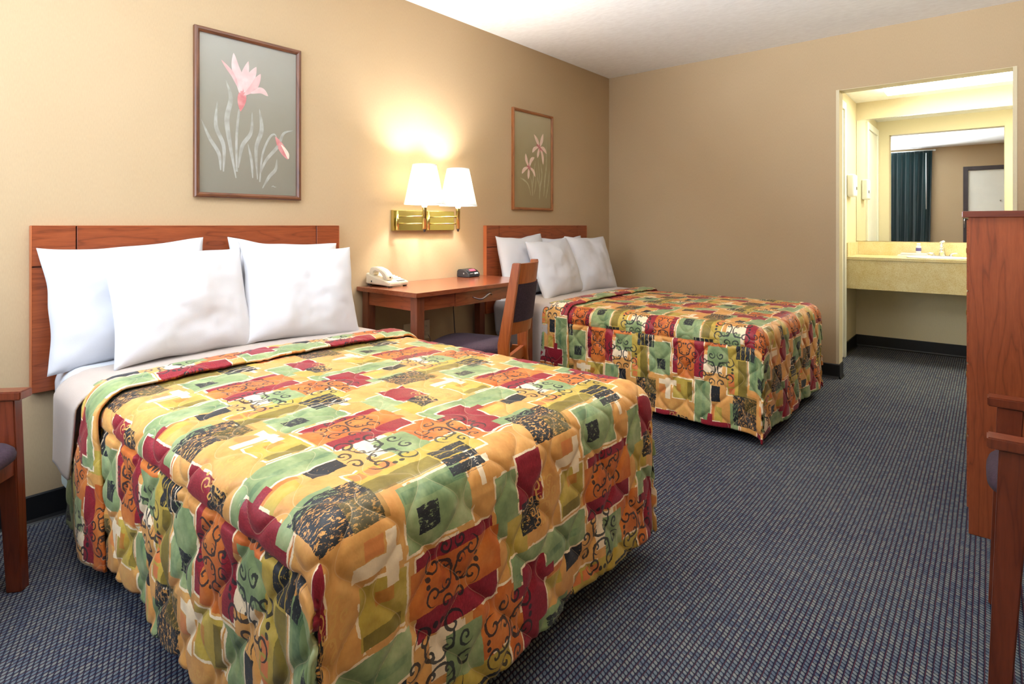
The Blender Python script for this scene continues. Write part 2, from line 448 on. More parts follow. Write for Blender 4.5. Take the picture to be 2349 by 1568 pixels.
def grid_mesh(name, co, keep, mat, parent=None, uv=None, solid=0.0, uv2=None):
    """co: (n,m,3) array of points, keep: (n-1,m-1) bool"""
    n, m_ = co.shape[:2]
    idx = np.arange(n * m_).reshape(n, m_)
    ii, jj = np.nonzero(keep)
    faces = np.stack([idx[ii, jj], idx[ii + 1, jj], idx[ii + 1, jj + 1], idx[ii, jj + 1]], 1)
    used = np.unique(faces); remap = -np.ones(n * m_, int); remap[used] = np.arange(len(used))
    me = bpy.data.meshes.new(name)
    me.from_pydata(co.reshape(-1, 3)[used].tolist(), [], remap[faces].tolist())
    if uv is not None:
        l = me.uv_layers.new(name='fabric')
        fuv = uv[ii, jj]                                   # one (4,2) block for each face
        l.data.foreach_set('uv', fuv.reshape(-1).astype(np.float32))
    if uv is not None:
        l = me.uv_layers.new(name='quilt')
        l.data.foreach_set('uv', (uv if uv2 is None else uv2)[ii, jj].reshape(-1).astype(np.float32))
    me.materials.append(mat)
    me.polygons.foreach_set('use_smooth', [True] * len(me.polygons))
    o = bpy.data.objects.new(name, me); C.objects.link(o)
    if parent: o.parent = parent
    if solid:
        md = o.modifiers.new('thickness', 'SOLIDIFY'); md.thickness = solid; md.offset = -1
    return o
def B(): return bmesh.new()
def tag(o, label, cat, group=None):
    o['label'] = label; o['category'] = cat
    if group: o['group'] = group
    return o
def thing(name, loc, rz, label, cat, group=None):
    o = bpy.data.objects.new(name, None); C.objects.link(o)
    o.empty_display_size = 0.1
    o.location = loc; o.rotation_euler = (0, 0, rz)
    return tag(o, label, cat, group)
def struct(o): o['kind'] = 'structure'; return o
def bxo(name, dims, mat, parent=None, bev=0.0, seg=2):
    bm = B(); box(bm, *dims, bev=bev, seg=seg)
    return mesh_obj(name, bm, mat, parent)

# ================================================================ THE ROOM
T = 0.1
struct(bxo('floor', (-T, XR + T, YF - T, YA + T, -0.05, 0.0), M['carpet']))
struct(bxo('ceiling', (-T, XR + T, YF - T, YB2, ZC, ZC + 0.08), M['ceil']))
struct(bxo('wall_left', (-T, 0.0, YF - T, YB2, 0, ZC), M['wall']))
struct(bxo('wall_right', (XR, XR + T, YF - T, YB, 0, ZC), M['wall']))
bm = B()
box(bm, 0, OX0, YB, YB2, 0, ZC); box(bm, OX1, XR + T, YB, YB2, 0, ZC); box(bm, OX0, OX1, YB, YB2, OZ, ZC)
struct(mesh_obj('wall_back', bm, M['wall']))
# front wall with a window and the entry door (seen only in the mirror)
WX0, WX1, WZ0, WZ1 = 0.10, 1.62, 0.80, 2.28
DX0, DX1, DZ = 2.36, 3.27, 2.06
bm = B()
box(bm, -T, WX0, YF - T, YF, 0, ZC); box(bm, WX1, DX0, YF - T, YF, 0, ZC); box(bm, DX1, XR + T, YF - T, YF, 0, ZC)
box(bm, WX0, WX1, YF - T, YF, 0, WZ0); box(bm, WX0, WX1, YF - T, YF, WZ1, ZC); box(bm, DX0, DX1, YF - T, YF, DZ, ZC)
struct(mesh_obj('wall_front', bm, M['wall']))
# vanity alcove
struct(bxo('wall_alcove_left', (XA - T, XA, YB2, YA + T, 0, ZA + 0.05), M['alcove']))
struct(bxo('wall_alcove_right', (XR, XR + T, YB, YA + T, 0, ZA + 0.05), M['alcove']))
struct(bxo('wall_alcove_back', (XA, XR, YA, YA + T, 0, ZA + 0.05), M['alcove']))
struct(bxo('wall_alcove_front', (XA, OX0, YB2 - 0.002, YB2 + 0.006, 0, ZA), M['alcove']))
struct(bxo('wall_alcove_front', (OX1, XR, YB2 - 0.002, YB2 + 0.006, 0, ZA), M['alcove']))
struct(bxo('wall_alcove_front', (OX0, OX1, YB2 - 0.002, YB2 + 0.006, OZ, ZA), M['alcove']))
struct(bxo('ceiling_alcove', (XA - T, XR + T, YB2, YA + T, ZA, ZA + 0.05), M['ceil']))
# lining of the opening: painted returns with metal corner guards
bm = B()
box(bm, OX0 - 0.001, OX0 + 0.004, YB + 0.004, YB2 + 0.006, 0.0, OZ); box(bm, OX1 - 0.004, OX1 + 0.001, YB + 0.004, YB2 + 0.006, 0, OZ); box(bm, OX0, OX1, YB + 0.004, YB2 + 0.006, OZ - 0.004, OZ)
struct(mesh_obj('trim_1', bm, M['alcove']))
bm = B()
for x0, x1 in ((OX0 - 0.014, OX0 + 0.006), (OX1 - 0.006, OX1 + 0.014)):
    box(bm, x0, x1, YB - 0.003, YB + 0.003, 0.105, OZ)
struct(mesh_obj('trim_2', bm, M['alcove']))

# black vinyl cove base
def cove(name, p0, p1, inward):
    """base along p0 -> p1; inward = unit normal into the room"""
    prof = [(0, 0), (0.018, 0), (0.012, 0.006), (0.007, 0.016), (0.006, 0.098), (0.003, 0.103), (0, 0.103)]
    bm = B()
    p0, p1, nrm = Vector((*p0, 0)), Vector((*p1, 0)), Vector((*inward, 0))
    A = [bm.verts.new(p0 + nrm * a + Vector((0, 0, z))) for a, z in prof]
    D = [bm.verts.new(p1 + nrm * a + Vector((0, 0, z))) for a, z in prof]
    n = len(prof)
    for i in range(n): bm.faces.new((A[i], A[(i + 1) % n], D[(i + 1) % n], D[i]))
    bm.faces.new(A[::-1]); bm.faces.new(D)
    bmesh.ops.recalc_face_normals(bm, faces=bm.faces)
    return struct(mesh_obj(name, bm, M['vinyl']))
cove('baseboard_left', (0, YF), (0, YB), (1, 0))
cove('baseboard_back', (0, YB), (OX0 + 0.004, YB), (0, -1))
cove('baseboard_back', (OX1 - 0.004, YB), (XR, YB), (0, -1))
cove('baseboard_right', (XR, YF), (XR, YB), (-1, 0))
cove('baseboard_jamb', (OX0 + 0.004, YB - 0.006), (OX0 + 0.004, YB2), (1, 0))
cove('baseboard_alcove_left', (XA, 5.44), (XA, YA), (1, 0))
cove('baseboard_alcove_back', (XA, YA), (XR, YA), (0, -1))
cove('baseboard_front', (0, YF), (DX0 - 0.05, YF), (0, 1))

# window
w = thing('window_1', (0, 0, 0), 0, 'wide daylit window between the teal curtains', 'window'); struct(w); del w['category']
bm = B(); f = 0.045
box(bm, WX0, WX1, YF - 0.09, YF - 0.03, WZ0, WZ0 + f); box(bm, WX0, WX1, YF - 0.09, YF - 0.03, WZ1 - f, WZ1)
box(bm, WX0, WX0 + f, YF - 0.09, YF - 0.03, WZ0 + f, WZ1 - f); box(bm, WX1 - f, WX1, YF - 0.09, YF - 0.03, WZ0 + f, WZ1 - f)
box(bm, 0.84, 0.88, YF - 0.09, YF - 0.03, WZ0 + f, WZ1 - f)
mesh_obj('window_frame', bm, M['dark_frame'], w)
bxo('pane', (WX0 + f, 0.84, YF - 0.064, YF - 0.058, WZ0 + f, WZ1 - f), M['pane'], w)
bxo('pane', (0.88, WX1 - f, YF - 0.064, YF - 0.058, WZ0 + f, WZ1 - f), M['pane'], w)
# entry door
d = thing('door_1', (0, 0, 0), 0, 'white entry door in a dark frame, seen in the mirror', 'door'); struct(d); del d['category']
bxo('door_panel', (DX0 + 0.045, DX1 - 0.045, YF - 0.06, YF - 0.015, 0.01, DZ - 0.045), M['white_paint'], d, 0.003)
bm = B()
box(bm, DX0 - 0.02, DX0 + 0.045, YF - 0.08, YF + 0.012, 0, DZ + 0.02); box(bm, DX1 - 0.045, DX1 + 0.02, YF - 0.08, YF + 0.012, 0, DZ + 0.02); box(bm, DX0 + 0.045, DX1 - 0.045, YF - 0.08, YF + 0.012, DZ - 0.045, DZ + 0.02)
mesh_obj('door_frame', bm, M['dark_frame'], d)
bm = B(); tube(bm, [(DX0 + 0.11, YF - 0.02, 1.0), (DX0 + 0.11, YF + 0.03, 1.0), (DX0 + 0.11, YF + 0.045, 1.0), (DX0 + 0.22, YF + 0.045, 1.0)], 0.011)
mesh_obj('door_handle', bm, M['chrome'], d, True)
bm = B(); lathe(bm, [(0.002, 0), (0.011, 0.002), (0.011, 0.012), (0.002, 0.014)], n=14, close=True)
pk = mesh_obj('peephole', bm, M['chrome'], d, True); pk.rotation_euler = (-PI / 2, 0, 0); pk.location = (2.82, YF - 0.016, 1.5)
nt = bxo('door_notice', (DX0 + 0.05, DX0 + 0.17, YF - 0.015, YF - 0.012, 0.80, 1.12), M['paper'], d)
bxo('notice_print', (DX0 + 0.075, DX0 + 0.13, YF - 0.0122, YF - 0.0112, 0.93, 0.96), M['purple_ink'], nt)
bxo('notice_print', (DX0 + 0.065, DX0 + 0.15, YF - 0.0122, YF - 0.0112, 1.06, 1.075), M['dark_frame'], nt)
bm = B(); tube(bm, [(DX0 + 0.0, YF + 0.02, 1.22), (DX0 - 0.004, YF + 0.03, 1.15), (DX0 + 0.0, YF + 0.02, 1.05)], 0.008)
mesh_obj('safety_latch', bm, M['chrome'], d, True)
# bathroom door and casing in the alcove's left wall
d = thing('door_2', (0, 0, 0), 0, 'white bathroom door beside the vanity counter', 'door'); struct(d); del d['category']
bm = B()
box(bm, XA, XA + 0.018, 4.725, 4.785, 0, 2.11, 0.004); box(bm, XA, XA + 0.018, 5.365, 5.43, 0, 2.11, 0.004); box(bm, XA, XA + 0.018, 4.785, 5.365, 2.045, 2.11, 0.004)
mesh_obj('door_casing', bm, M['white_paint'], d)
bxo('door_panel', (XA - 0.02, XA + 0.006, 4.79, 5.36, 0.01, 2.04), M['white_paint'], d)

# ================================================================ WALL PICTURES
def flat_shape(bm, pts, x):
    vs_ = [bm.verts.new((x, y, z)) for y, z in pts]
    try: bm.faces.new(vs_)
    except ValueError: pass
def smooth_path(pts, n=24):
    """Catmull-Rom through 2-d points"""
    P = [np.array(p, float) for p in pts]; P = [2 * P[0] - P[1]] + P + [2 * P[-1] - P[-2]]
    out = []
    segs = len(P) - 3
    for k in range(n + 1):
        u = k / n * segs; i = min(int(u), segs - 1); t = u - i
        p0, p1, p2, p3 = P[i:i + 4]
        out.append(0.5 * (2 * p1 + (p2 - p0) * t + (2 * p0 - 5 * p1 + 4 * p2 - p3) * t * t + (3 * p1 - p0 - 3 * p2 + p3) * t ** 3))
    return np.array(out)
def stroke(bm, pts, wmax, x, peak=0.5, th=0.0006, base=0.12):
    """a tapered brush stroke with real (paint-thin) thickness"""
    c = smooth_path(pts); n = len(c)
    tg = np.gradient(c, axis=0); tg /= np.linalg.norm(tg, axis=1)[:, None] + 1e-9
    nr = np.stack([-tg[:, 1], tg[:, 0]], 1)
    u = np.linspace(0, 1, n)
    w = wmax / 2 * np.where(u < peak, base + (1 - base) * np.sin(u / peak * PI / 2), np.cos((u - peak) / (1 - peak) * PI / 2) ** 0.8) + 0.0004
    L = c + nr * w[:, None]; R = c - nr * w[:, None]
    vl = [[bm.verts.new((x, p[0], p[1])), bm.verts.new((x + th, q[0], q[1])), bm.verts.new((x, r[0], r[1]))] for p, q, r in zip(L, c, R)]
    for a, b in zip(vl, vl[1:]):
        for k in (0, 1): bm.faces.new((a[k], a[k + 1], b[k + 1], b[k]))
def art_mat(name, stops):
    m = NT(name); o = m.obj()
    z = m.n('ShaderNodeSeparateXYZ', {0: m.vm('ADD', o, m.scaled(m.noise(o, 7, 3, out=1), (0, 0.0, 0.12)))}, out=2)
    m.set(Base_Color=m.ramp(m.math('MULTIPLY', z, 1.0), stops), Roughness=0.6)
    return m.m
def petal_mat(name, c1, c2):
    m = NT(name); o = m.obj()
    m.set(Base_Color=m.ramp(m.noise(o, 26, 2), [(0.35, c1), (0.65, c2)]), Roughness=0.6)
    return m.m
M['art_bg1'] = art_mat('print_ground_grey', [(0.0, srgb(126, 121, 108)), (0.35, srgb(136, 131, 116)), (0.85, srgb(160, 158, 148))])
M['art_bg2'] = art_mat('print_ground_sage', [(0.0, srgb(150, 132, 98)), (0.45, srgb(158, 146, 108)), (0.85, srgb(188, 178, 148))])
M['petal'] = petal_mat('pink_petal', srgb(200, 156, 155), srgb(210, 178, 176))
M['petal_light'] = petal_mat('light_pink_petal', srgb(206, 176, 174), srgb(216, 194, 191))
M['petal_deep'] = petal_mat('deep_pink_petal', srgb(192, 112, 114), srgb(206, 148, 145))
M['petal_pale'] = petal_mat('pale_petal', srgb(238, 206, 190), srgb(240, 220, 206))
M['leaf'] = petal_mat('pale_leaf', srgb(152, 150, 140), srgb(172, 171, 164))
M['leaf2'] = petal_mat('sage_leaf', srgb(172, 164, 124), srgb(188, 180, 146))
FRAMEW = wood('oak_frame_y', srgb(56, 28, 16), srgb(98, 56, 32), srgb(128, 78, 46), axis='y')
FRAMEZ = wood('oak_frame_z', srgb(56, 28, 16), srgb(98, 56, 32), srgb(128, 78, 46), axis='z')
FRAME2Y = wood('honey_frame_y', srgb(86, 46, 18), srgb(144, 88, 46), srgb(172, 112, 66), axis='y')
FRAME2Z = wood('honey_frame_z', srgb(86, 46, 18), srgb(144, 88, 46), srgb(172, 112, 66), axis='z')

def picture(name, y0, y1, z0, z1, fw, bg, mats, label, draw, side):
    t = thing(name, (0, y0, z0), 0, label, 'picture', 'framed flower prints')
    W_, H_ = y1 - y0, z1 - z0
    def bar(pts, mat):                                     # mitred moulding
        bm = B()
        (a, b, c, d_) = pts
        D0, D1, D2 = 0.0, 0.022, 0.014
        outer0, outer1, inner1, inner0 = a, b, c, d_
        def mid(p, q, t_): return (p[0] + (q[0] - p[0]) * t_, p[1] + (q[1] - p[1]) * t_)
        prof = [(0, D0), (0, 0.018), (0.25, D1), (0.6, D1), (1, D2), (1, D0)]
        A = [bm.verts.new((dep, *mid(outer0, inner0, k))) for k, dep in prof]
        Bv = [bm.verts.new((dep, *mid(outer1, inner1, k))) for k, dep in prof]
        for i in range(len(prof)):
            j = (i + 1) % len(prof); bm.faces.new((A[i], A[j], Bv[j], Bv[i]))
        bm.faces.new(A[::-1]); bm.faces.new(Bv); bmesh.ops.recalc_face_normals(bm, faces=bm.faces)
        auto_smooth(mesh_obj('frame_bar', bm, mat, t), 35)
    o = [(0, 0), (W_, 0), (W_, H_), (0, H_)]; i = [(fw, fw), (W_ - fw, fw), (W_ - fw, H_ - fw), (fw, H_ - fw)]
    for k in range(4):
        k2 = (k + 1) % 4
        bar((o[k], o[k2], i[k2], i[k]), mats[k % 2])
    pr = bxo('print', (0.001, 0.007, fw * 0.8, W_ - fw * 0.8, fw * 0.8, H_ - fw * 0.8), bg, t)
    draw(pr, fw, W_ - 2 * fw, H_ - 2 * fw)
    bxo('glazing', (0.0095, 0.0110, fw * 0.9, W_ - fw * 0.9, fw * 0.9, H_ - fw * 0.9), M['pane'], t)
    return t

def conv(A, TL, TR, BL, BR):
    """crop pixels -> (u,v) inside the sight edge, v up, by bilinear inversion"""
    out = []
    for px, py in A:
        u, v = 0.5, 0.5
        for _ in range(12):
            def f(u, v): return np.array([(1 - u) * (1 - v) * TL[k] + u * (1 - v) * TR[k] + (1 - u) * v * BL[k] + u * v * BR[k] for k in (0, 1)])
            r = f(u, v) - np.array([px, py]); h_ = 1e-4
            J = np.stack([(f(u + h_, v) - f(u, v)) / h_, (f(u, v + h_) - f(u, v)) / h_], 1)
            du = np.linalg.solve(J, -r); u += du[0]; v += du[1]
        out.append((u, 1 - v))
    return out
def drawer_for(quad, strokes):
    def draw(parent, fw, iw, ih):
        for k, (nm, mat, wpx, pts, peak, base) in enumerate(strokes):
            uv = conv(pts, *quad)
            p = [(fw + u * iw, fw + v * ih) for u, v in uv]
            bm = B(); stroke(bm, p, wpx, 0.0071 + 0.00004 * k, peak, base=base)
            mesh_obj(nm, bm, mat, parent, True)
    return draw
Q1 = ((218, 158), (983, 343), (212, 1422), (977, 1450))
L_, Pk, Pd = M['leaf'], M['petal'], M['petal_deep']
S1 = [
    ('leaf', L_, .016, [(368, 1250), (355, 1120), (290, 1000), (230, 850)], .45, .3), ('leaf', L_, .018, [(388, 1260), (390, 1060), (335, 900), (345, 705)], .5, .3),
    ('leaf', L_, .022, [(482, 1310), (440, 1060), (415, 850), (445, 680), (410, 540)], .55, .2), ('stem', L_, .011, [(488, 1260), (487, 1000), (505, 800), (518, 760)], .5, .8),
    ('leaf', L_, .018, [(500, 1230), (530, 1060), (600, 950), (610, 790)], .45, .2), ('leaf', L_, .012, [(612, 1310), (603, 1180), (575, 1040)], .5, .3),
    ('leaf', L_, .020, [(650, 1320), (640, 1080), (685, 930), (668, 765)], .6, .2), ('stem', L_, .010, [(668, 1340), (690, 1130), (745, 1000), (790, 965), (815, 1000)], .5, .6),
    ('leaf', L_, .016, [(672, 1280), (720, 1170), (820, 1060), (870, 960), (955, 938)], .45, .2), ('leaf', L_, .016, [(690, 1390), (745, 1300), (800, 1240), (812, 1160)], .5, .2),
    ('petal', Pk, .020, [(505, 600), (470, 510), (420, 440), (375, 380)], .35, .3), ('petal', M['petal_light'], .040, [(515, 640), (505, 520), (480, 430), (468, 325)], .45, .2),
    ('petal', M['petal_light'], .028, [(600, 640), (680, 620), (740, 665)], .5, .2), ('petal', M['petal_light'], .038, [(535, 650), (590, 540), (645, 435)], .55, .2),
    ('petal', Pk, .036, [(540, 660), (620, 590), (680, 490)], .55, .2), ('petal', M['petal_light'], .038, [(530, 690), (545, 540), (582, 390)], .5, .2),
    ('flower_throat', Pd, .040, [(518, 785), (528, 700), (540, 600)], .6, .05),
    ('bud', Pd, .034, [(800, 985), (850, 1070), (905, 1165)], .55, .1), ('bud_tip', M['petal_pale'], .028, [(850, 1050), (885, 1110), (912, 1160)], .6, .3),
    ('signature', L_, .003, [(765, 1378), (778, 1372), (790, 1380), (805, 1378)], .5, .5)]
# (the corners above are of a 1220x1568 view of the region around this print)
picture('framed_print', 1.018, 1.522, 1.216, 1.972, 0.022, M['art_bg1'], (FRAMEW, FRAMEZ), 'larger dark-framed print of one tall pink lily above the nearer bed', drawer_for(Q1, S1), 1)
Q2 = ((203, 150), (678, 262), (188, 1410), (668, 1425))
L2, PP = M['leaf2'], M['petal_pale']
S2 = [
    ('leaf', L2, .012, [(405, 1260), (370, 1120), (320, 1060), (268, 1030)], .6, .3), ('stem', L2, .007, [(425, 1260), (415, 1100), (395, 1000)], .5, .8),
    ('leaf', L2, .011, [(418, 1200), (440, 1000), (465, 800)], .5, .3), ('leaf', L2, .010, [(445, 1240), (468, 1100), (468, 1010)], .5, .3),
    ('stem', L2, .007, [(520, 1180), (512, 960), (502, 770)], .5, .8), ('leaf', L2, .014, [(515, 1310), (525, 1150), (550, 1000), (535, 830)], .55, .3),
    ('leaf', L2, .009, [(522, 1180), (490, 1030), (480, 890)], .5, .3), ('leaf', L2, .014, [(573, 1270), (590, 1050), (612, 850), (615, 520)], .35, .3),
    ('leaf', L2, .010, [(602, 1300), (632, 1130), (655, 930)], .5, .3),
    ('petal', PP, .030, [(515, 620), (490, 545), (450, 462)], .5, .3), ('petal', PP, .032, [(525, 625), (550, 550), (572, 455)], .55, .3),
    ('petal', PP, .028, [(505, 625), (455, 650), (425, 700)], .55, .3), ('petal', PP, .028, [(525, 635), (575, 650), (618, 718)], .55, .3),
    ('petal', PP, .026, [(518, 640), (505, 700), (492, 770)], .6, .3), ('petal', PP, .026, [(530, 640), (560, 740), (568, 858)], .6, .3),
    ('flower_throat', Pd, .030, [(480, 590), (520, 635), (570, 690)], .5, .1), ('flower_throat', Pd, .022, [(525, 585), (520, 635), (530, 690)], .5, .1),
    ('petal', PP, .028, [(375, 880), (350, 800), (340, 712)], .55, .3), ('petal', PP, .030, [(385, 880), (410, 800), (452, 762)], .55, .3),
    ('petal', PP, .028, [(370, 890), (320, 920), (290, 975)], .55, .3), ('petal', PP, .026, [(378, 900), (375, 970), (370, 1045)], .6, .3),
    ('petal', PP, .024, [(390, 895), (435, 940), (460, 1018)], .55, .3),
    ('flower_throat', Pd, .024, [(350, 880), (380, 888), (415, 920)], .5, .1), ('flower_throat', Pd, .020, [(378, 840), (380, 890), (378, 940)], .5, .1)]
picture('framed_print', 3.196, 3.694, 1.205, 1.957, 0.020, M['art_bg2'], (FRAME2Y, FRAME2Z), 'lighter-framed print of two small pale pink flowers above the bed in the corner', drawer_for(Q2, S2), 1)

# ================================================================ HEADBOARDS
def headboard(yc, label):
    t = thing('headboard', (0, yc, 0), 0, label, 'headboard', 'wall-hung headboards')
    z0, z1, hw = 0.48, 1.088, 0.635
    bxo('backing_board', (0.002, 0.016, -hw + 0.003, hw - 0.003, z0 + 0.003, z1 - 0.003), M['top_edge'], t)
    g = 0.0022
    ys = [-hw, -hw + 0.132, hw - 0.132, hw]; zs = [z0, 0.938, z1]
    for i in range(3):
        for j in range(2):
            if i == 1 and j == 1: continue
            zz0, zz1 = (zs[j] + (g if j else 0), zs[j + 1] - (0 if j else g))
            if i == 1: zz0, zz1 = z0, z1
            o = bxo('panel', (0.014, 0.030, ys[i] + (g if i else 0), ys[i + 1] - (g if i < 2 else 0), zz0, zz1), M['wood_y'], t, 0.0012, 1)
    for s in (-1, 1):
        bxo('edge_strip', (0.001, 0.0305, s * (hw + 0.001) - 0.0012, s * (hw + 0.001) + 0.0012, z0, z1), M['edge_wood'], t)
    bxo('edge_strip', (0.001, 0.0305, -hw, hw, z1, z1 + 0.0015), M['edge_wood'], t)
    return t
headboard(1.097, 'cherry wood headboard on the wall behind the nearer bed')
headboard(3.530, 'cherry wood headboard on the wall near the room corner')

# ================================================================ BEDS
ZT, RAD = 0.572, 0.070
QA = RAD * PI / 2
def D(d): return np.where(d < QA, RAD - RAD * np.cos(np.clip(d, 0, QA) / RAD), RAD + d - QA)      # drop
def OUT(d): return np.where(d < QA, RAD * np.sin(np.clip(d, 0, QA) / RAD), RAD)                      # outward run
def vnoise(x, y, seed):
    r = np.random.RandomState(seed); g = r.rand(64, 64)
    xi = np.floor(x).astype(int); yi = np.floor(y).astype(int); fx = x - xi; fy = y - yi
    fx = fx * fx * (3 - 2 * fx); fy = fy * fy * (3 - 2 * fy)
    a = g[xi % 64, yi % 64]; b = g[(xi + 1) % 64, yi % 64]; c = g[xi % 64, (yi + 1) % 64]; d_ = g[(xi + 1) % 64, (yi + 1) % 64]
    return a * (1 - fx) * (1 - fy) + b * fx * (1 - fy) + c * (1 - fx) * fy + d_ * fx * fy - 0.5
QL, QM = 0.170, 0.078
def ogee(a, b):
    """distance to the nearest of the wavy quilting lines that run along a"""
    w = 0.40 * QM * np.cos(2 * PI * a / QL)
    wrap = lambda v: np.mod(v + QM, 2 * QM) - QM
    return np.minimum(np.abs(wrap(b - w)), np.abs(wrap(b + w - QM)))
def puff(s, t, h):
    d_ = ogee(s, t)
    return h * (1 - np.exp(-(d_ / 0.013) ** 2)) + h * 0.20 * vnoise(s * 22, t * 22, 5)

def bed_base(y0, y1, label):
    t = thing('bed', (0, 0, 0), 0, label, 'bed', 'double beds')
    bm = B(); box(bm, 0.05, 1.775, y0 + 0.02, y1 - 0.02, 0.315, ZT - 0.012, 0.05, 4)
    mesh_obj('mattress', bm, M['linen'], t, True)
    bm = B(); box(bm, 0.05, 1.775, y0 + 0.022, y1 - 0.022, 0.13, 0.313, 0.02, 3)
    mesh_obj('box_spring', bm, M['mint'], t, True)
    bm = B(); box(bm, 0.06, 1.76, y0 + 0.05, y1 - 0.05, 0.09, 0.13); mesh_obj('bed_frame', bm, M['dark_frame'], t)
    for x in (0.16, 1.62):
        for y in (y0 + 0.16, y1 - 0.16):
            bm = B(); lathe(bm, [(0.018, 0.0), (0.026, 0.006), (0.026, 0.02), (0.017, 0.03), (0.017, 0.09)], x, y, 16, True)
            mesh_obj('leg', bm, M['dark_frame'], t, True)
    return t

def half_widths(y0, y1): return (y0 + y1) / 2, (y1 - y0) / 2 - RAD

def bedspread(name, y0, y1, x0, x1, hem, rot, oa, ob, la, lb, seed, label):
    yc, hw = half_widths(y0, y1)
    step = 0.0072
    dropL = ZT - RAD - hem + QA
    x1e = x1 - RAD
    S = np.arange(x0, x1e + dropL + step * 0.5, step)
    Tt = np.linspace(-(hw + dropL), hw + dropL, int(2 * (hw + dropL) / step))
    s, t = np.meshgrid(S, Tt, indexing='ij')
    ds = np.maximum(0, s - x1e); dt = np.maximum(0, np.abs(t) - hw); sg = np.sign(t)
    corner = 0.55 * np.minimum(D(np.minimum(ds, QA)), D(np.minimum(dt, QA)))
    big = np.maximum(D(ds), D(dt)) + corner
    x = np.where(ds > 0, x1e + OUT(ds), s)
    y = np.where(dt > 0, sg * (hw + OUT(dt)), t)
    z = ZT + 0.008 - big
    flat = np.clip(1 - (np.abs(t) / hw) ** 2, 0, 1) * np.clip((x1e - s) / 0.3, 0, 1)
    z += 0.010 * flat
    # quilting relief along the surface normal
    side = dt > QA + 0.098 - RAD
    h = puff(np.where(side, t, s), np.where(side, s, t), 0.0055) * np.where(side, 1.0, np.where(ds > QA, 0.9, 0.6))
    vz_s, vz_t = np.clip(ds / QA, 0, 1), np.clip(dt / QA, 0, 1)
    upw = np.cos(np.maximum(vz_s, vz_t) * PI / 2)
    sd = np.sin(vz_t * PI / 2) * (dt >= ds); fd = np.sin(vz_s * PI / 2) * (ds > dt)
    z += h * upw
    # drape waves, growing toward the hem
    deps = np.clip((ds - QA) / 0.45, 0, 1.2); dept = np.clip((dt - QA) / 0.45, 0, 1.2)
    ws = (0.011 * np.sin(2 * PI * (s + seed) / 0.62) + 0.006 * np.sin(2 * PI * s / 0.27 + seed)) * dept ** 1.4
    wf = (0.011 * np.sin(2 * PI * (t + seed * .7) / 0.58) + 0.006 * np.sin(2 * PI * t / 0.25 + seed)) * deps ** 1.4
    wr = 0.012 * vnoise(s * 7, t * 7, seed + 1)
    y += sg * sd * (1.7 * h + ws + wr * dept + 0.002 * dept)
    x += fd * (1.5 * h + wf + wr * deps + 0.016 * deps)
    # flare where a side panel ends at the foot corner
    y += sg * sd * np.clip((s - (x1e + QA - 0.22)) / 0.22, 0, 1) ** 2 * 0.020 * dept
    x += fd * np.clip((np.abs(t) - (hw + QA - 0.25)) / 0.25, 0, 1) ** 2 * -0.018 * deps
    # stitched seam of the lower side panel
    seam = QA + 0.098 - RAD
    gs = np.exp(-((dt - seam) / 0.007) ** 2)
    y -= sg * sd * gs * 0.006
    z += 0.010 * vnoise(s * 3, t * 3, seed + 3) * np.maximum(deps, dept) + 0.006 * vnoise(s * 4, t * 4, seed + 9) * upw
    z = np.maximum(z, 0.012)
    co = np.stack([x, y + yc, z], 2)
    cs = (ds[:-1, :-1] + ds[1:, 1:]) / 2; ct = (dt[:-1, :-1] + dt[1:, 1:]) / 2
    keep = ~((cs > QA) & (ct > QA))
    # texture coordinates, one set for each panel
    def uvs(s_, t_, dtm):
        a = np.where(rot, oa - s_, s_ + oa); b = np.where(rot, ob - t_, t_ + ob)
        dd = np.maximum(0, np.abs(t_) - hw) - seam
        low = dtm > seam
        return np.stack([np.where(low, s_ + la, a), np.where(low, lb - dd, b)], -1)
    dtm = ct
    quad = []
    for (i, j) in ((0, 0), (1, 0), (1, 1), (0, 1)):
        n_, m_ = s.shape
        quad.append(uvs(s[i:n_ - 1 + i, j:m_ - 1 + j], t[i:n_ - 1 + i, j:m_ - 1 + j], dtm))
    uv = np.stack(quad, 2)
    q2 = []
    for (i, j) in ((0, 0), (1, 0), (1, 1), (0, 1)):
        n_, m_ = s.shape
        a_ = s[i:n_ - 1 + i, j:m_ - 1 + j]; b_ = t[i:n_ - 1 + i, j:m_ - 1 + j]
        q2.append(np.stack([np.where(dtm > seam, b_, a_), np.where(dtm > seam, a_, b_)], -1))
    root = grid_mesh(name, co, keep, M['spread'], None, uv, solid=0.010, uv2=np.stack(q2, 2))
    tag(root, label, 'bedspread', 'patchwork-print bedspreads')
    return root

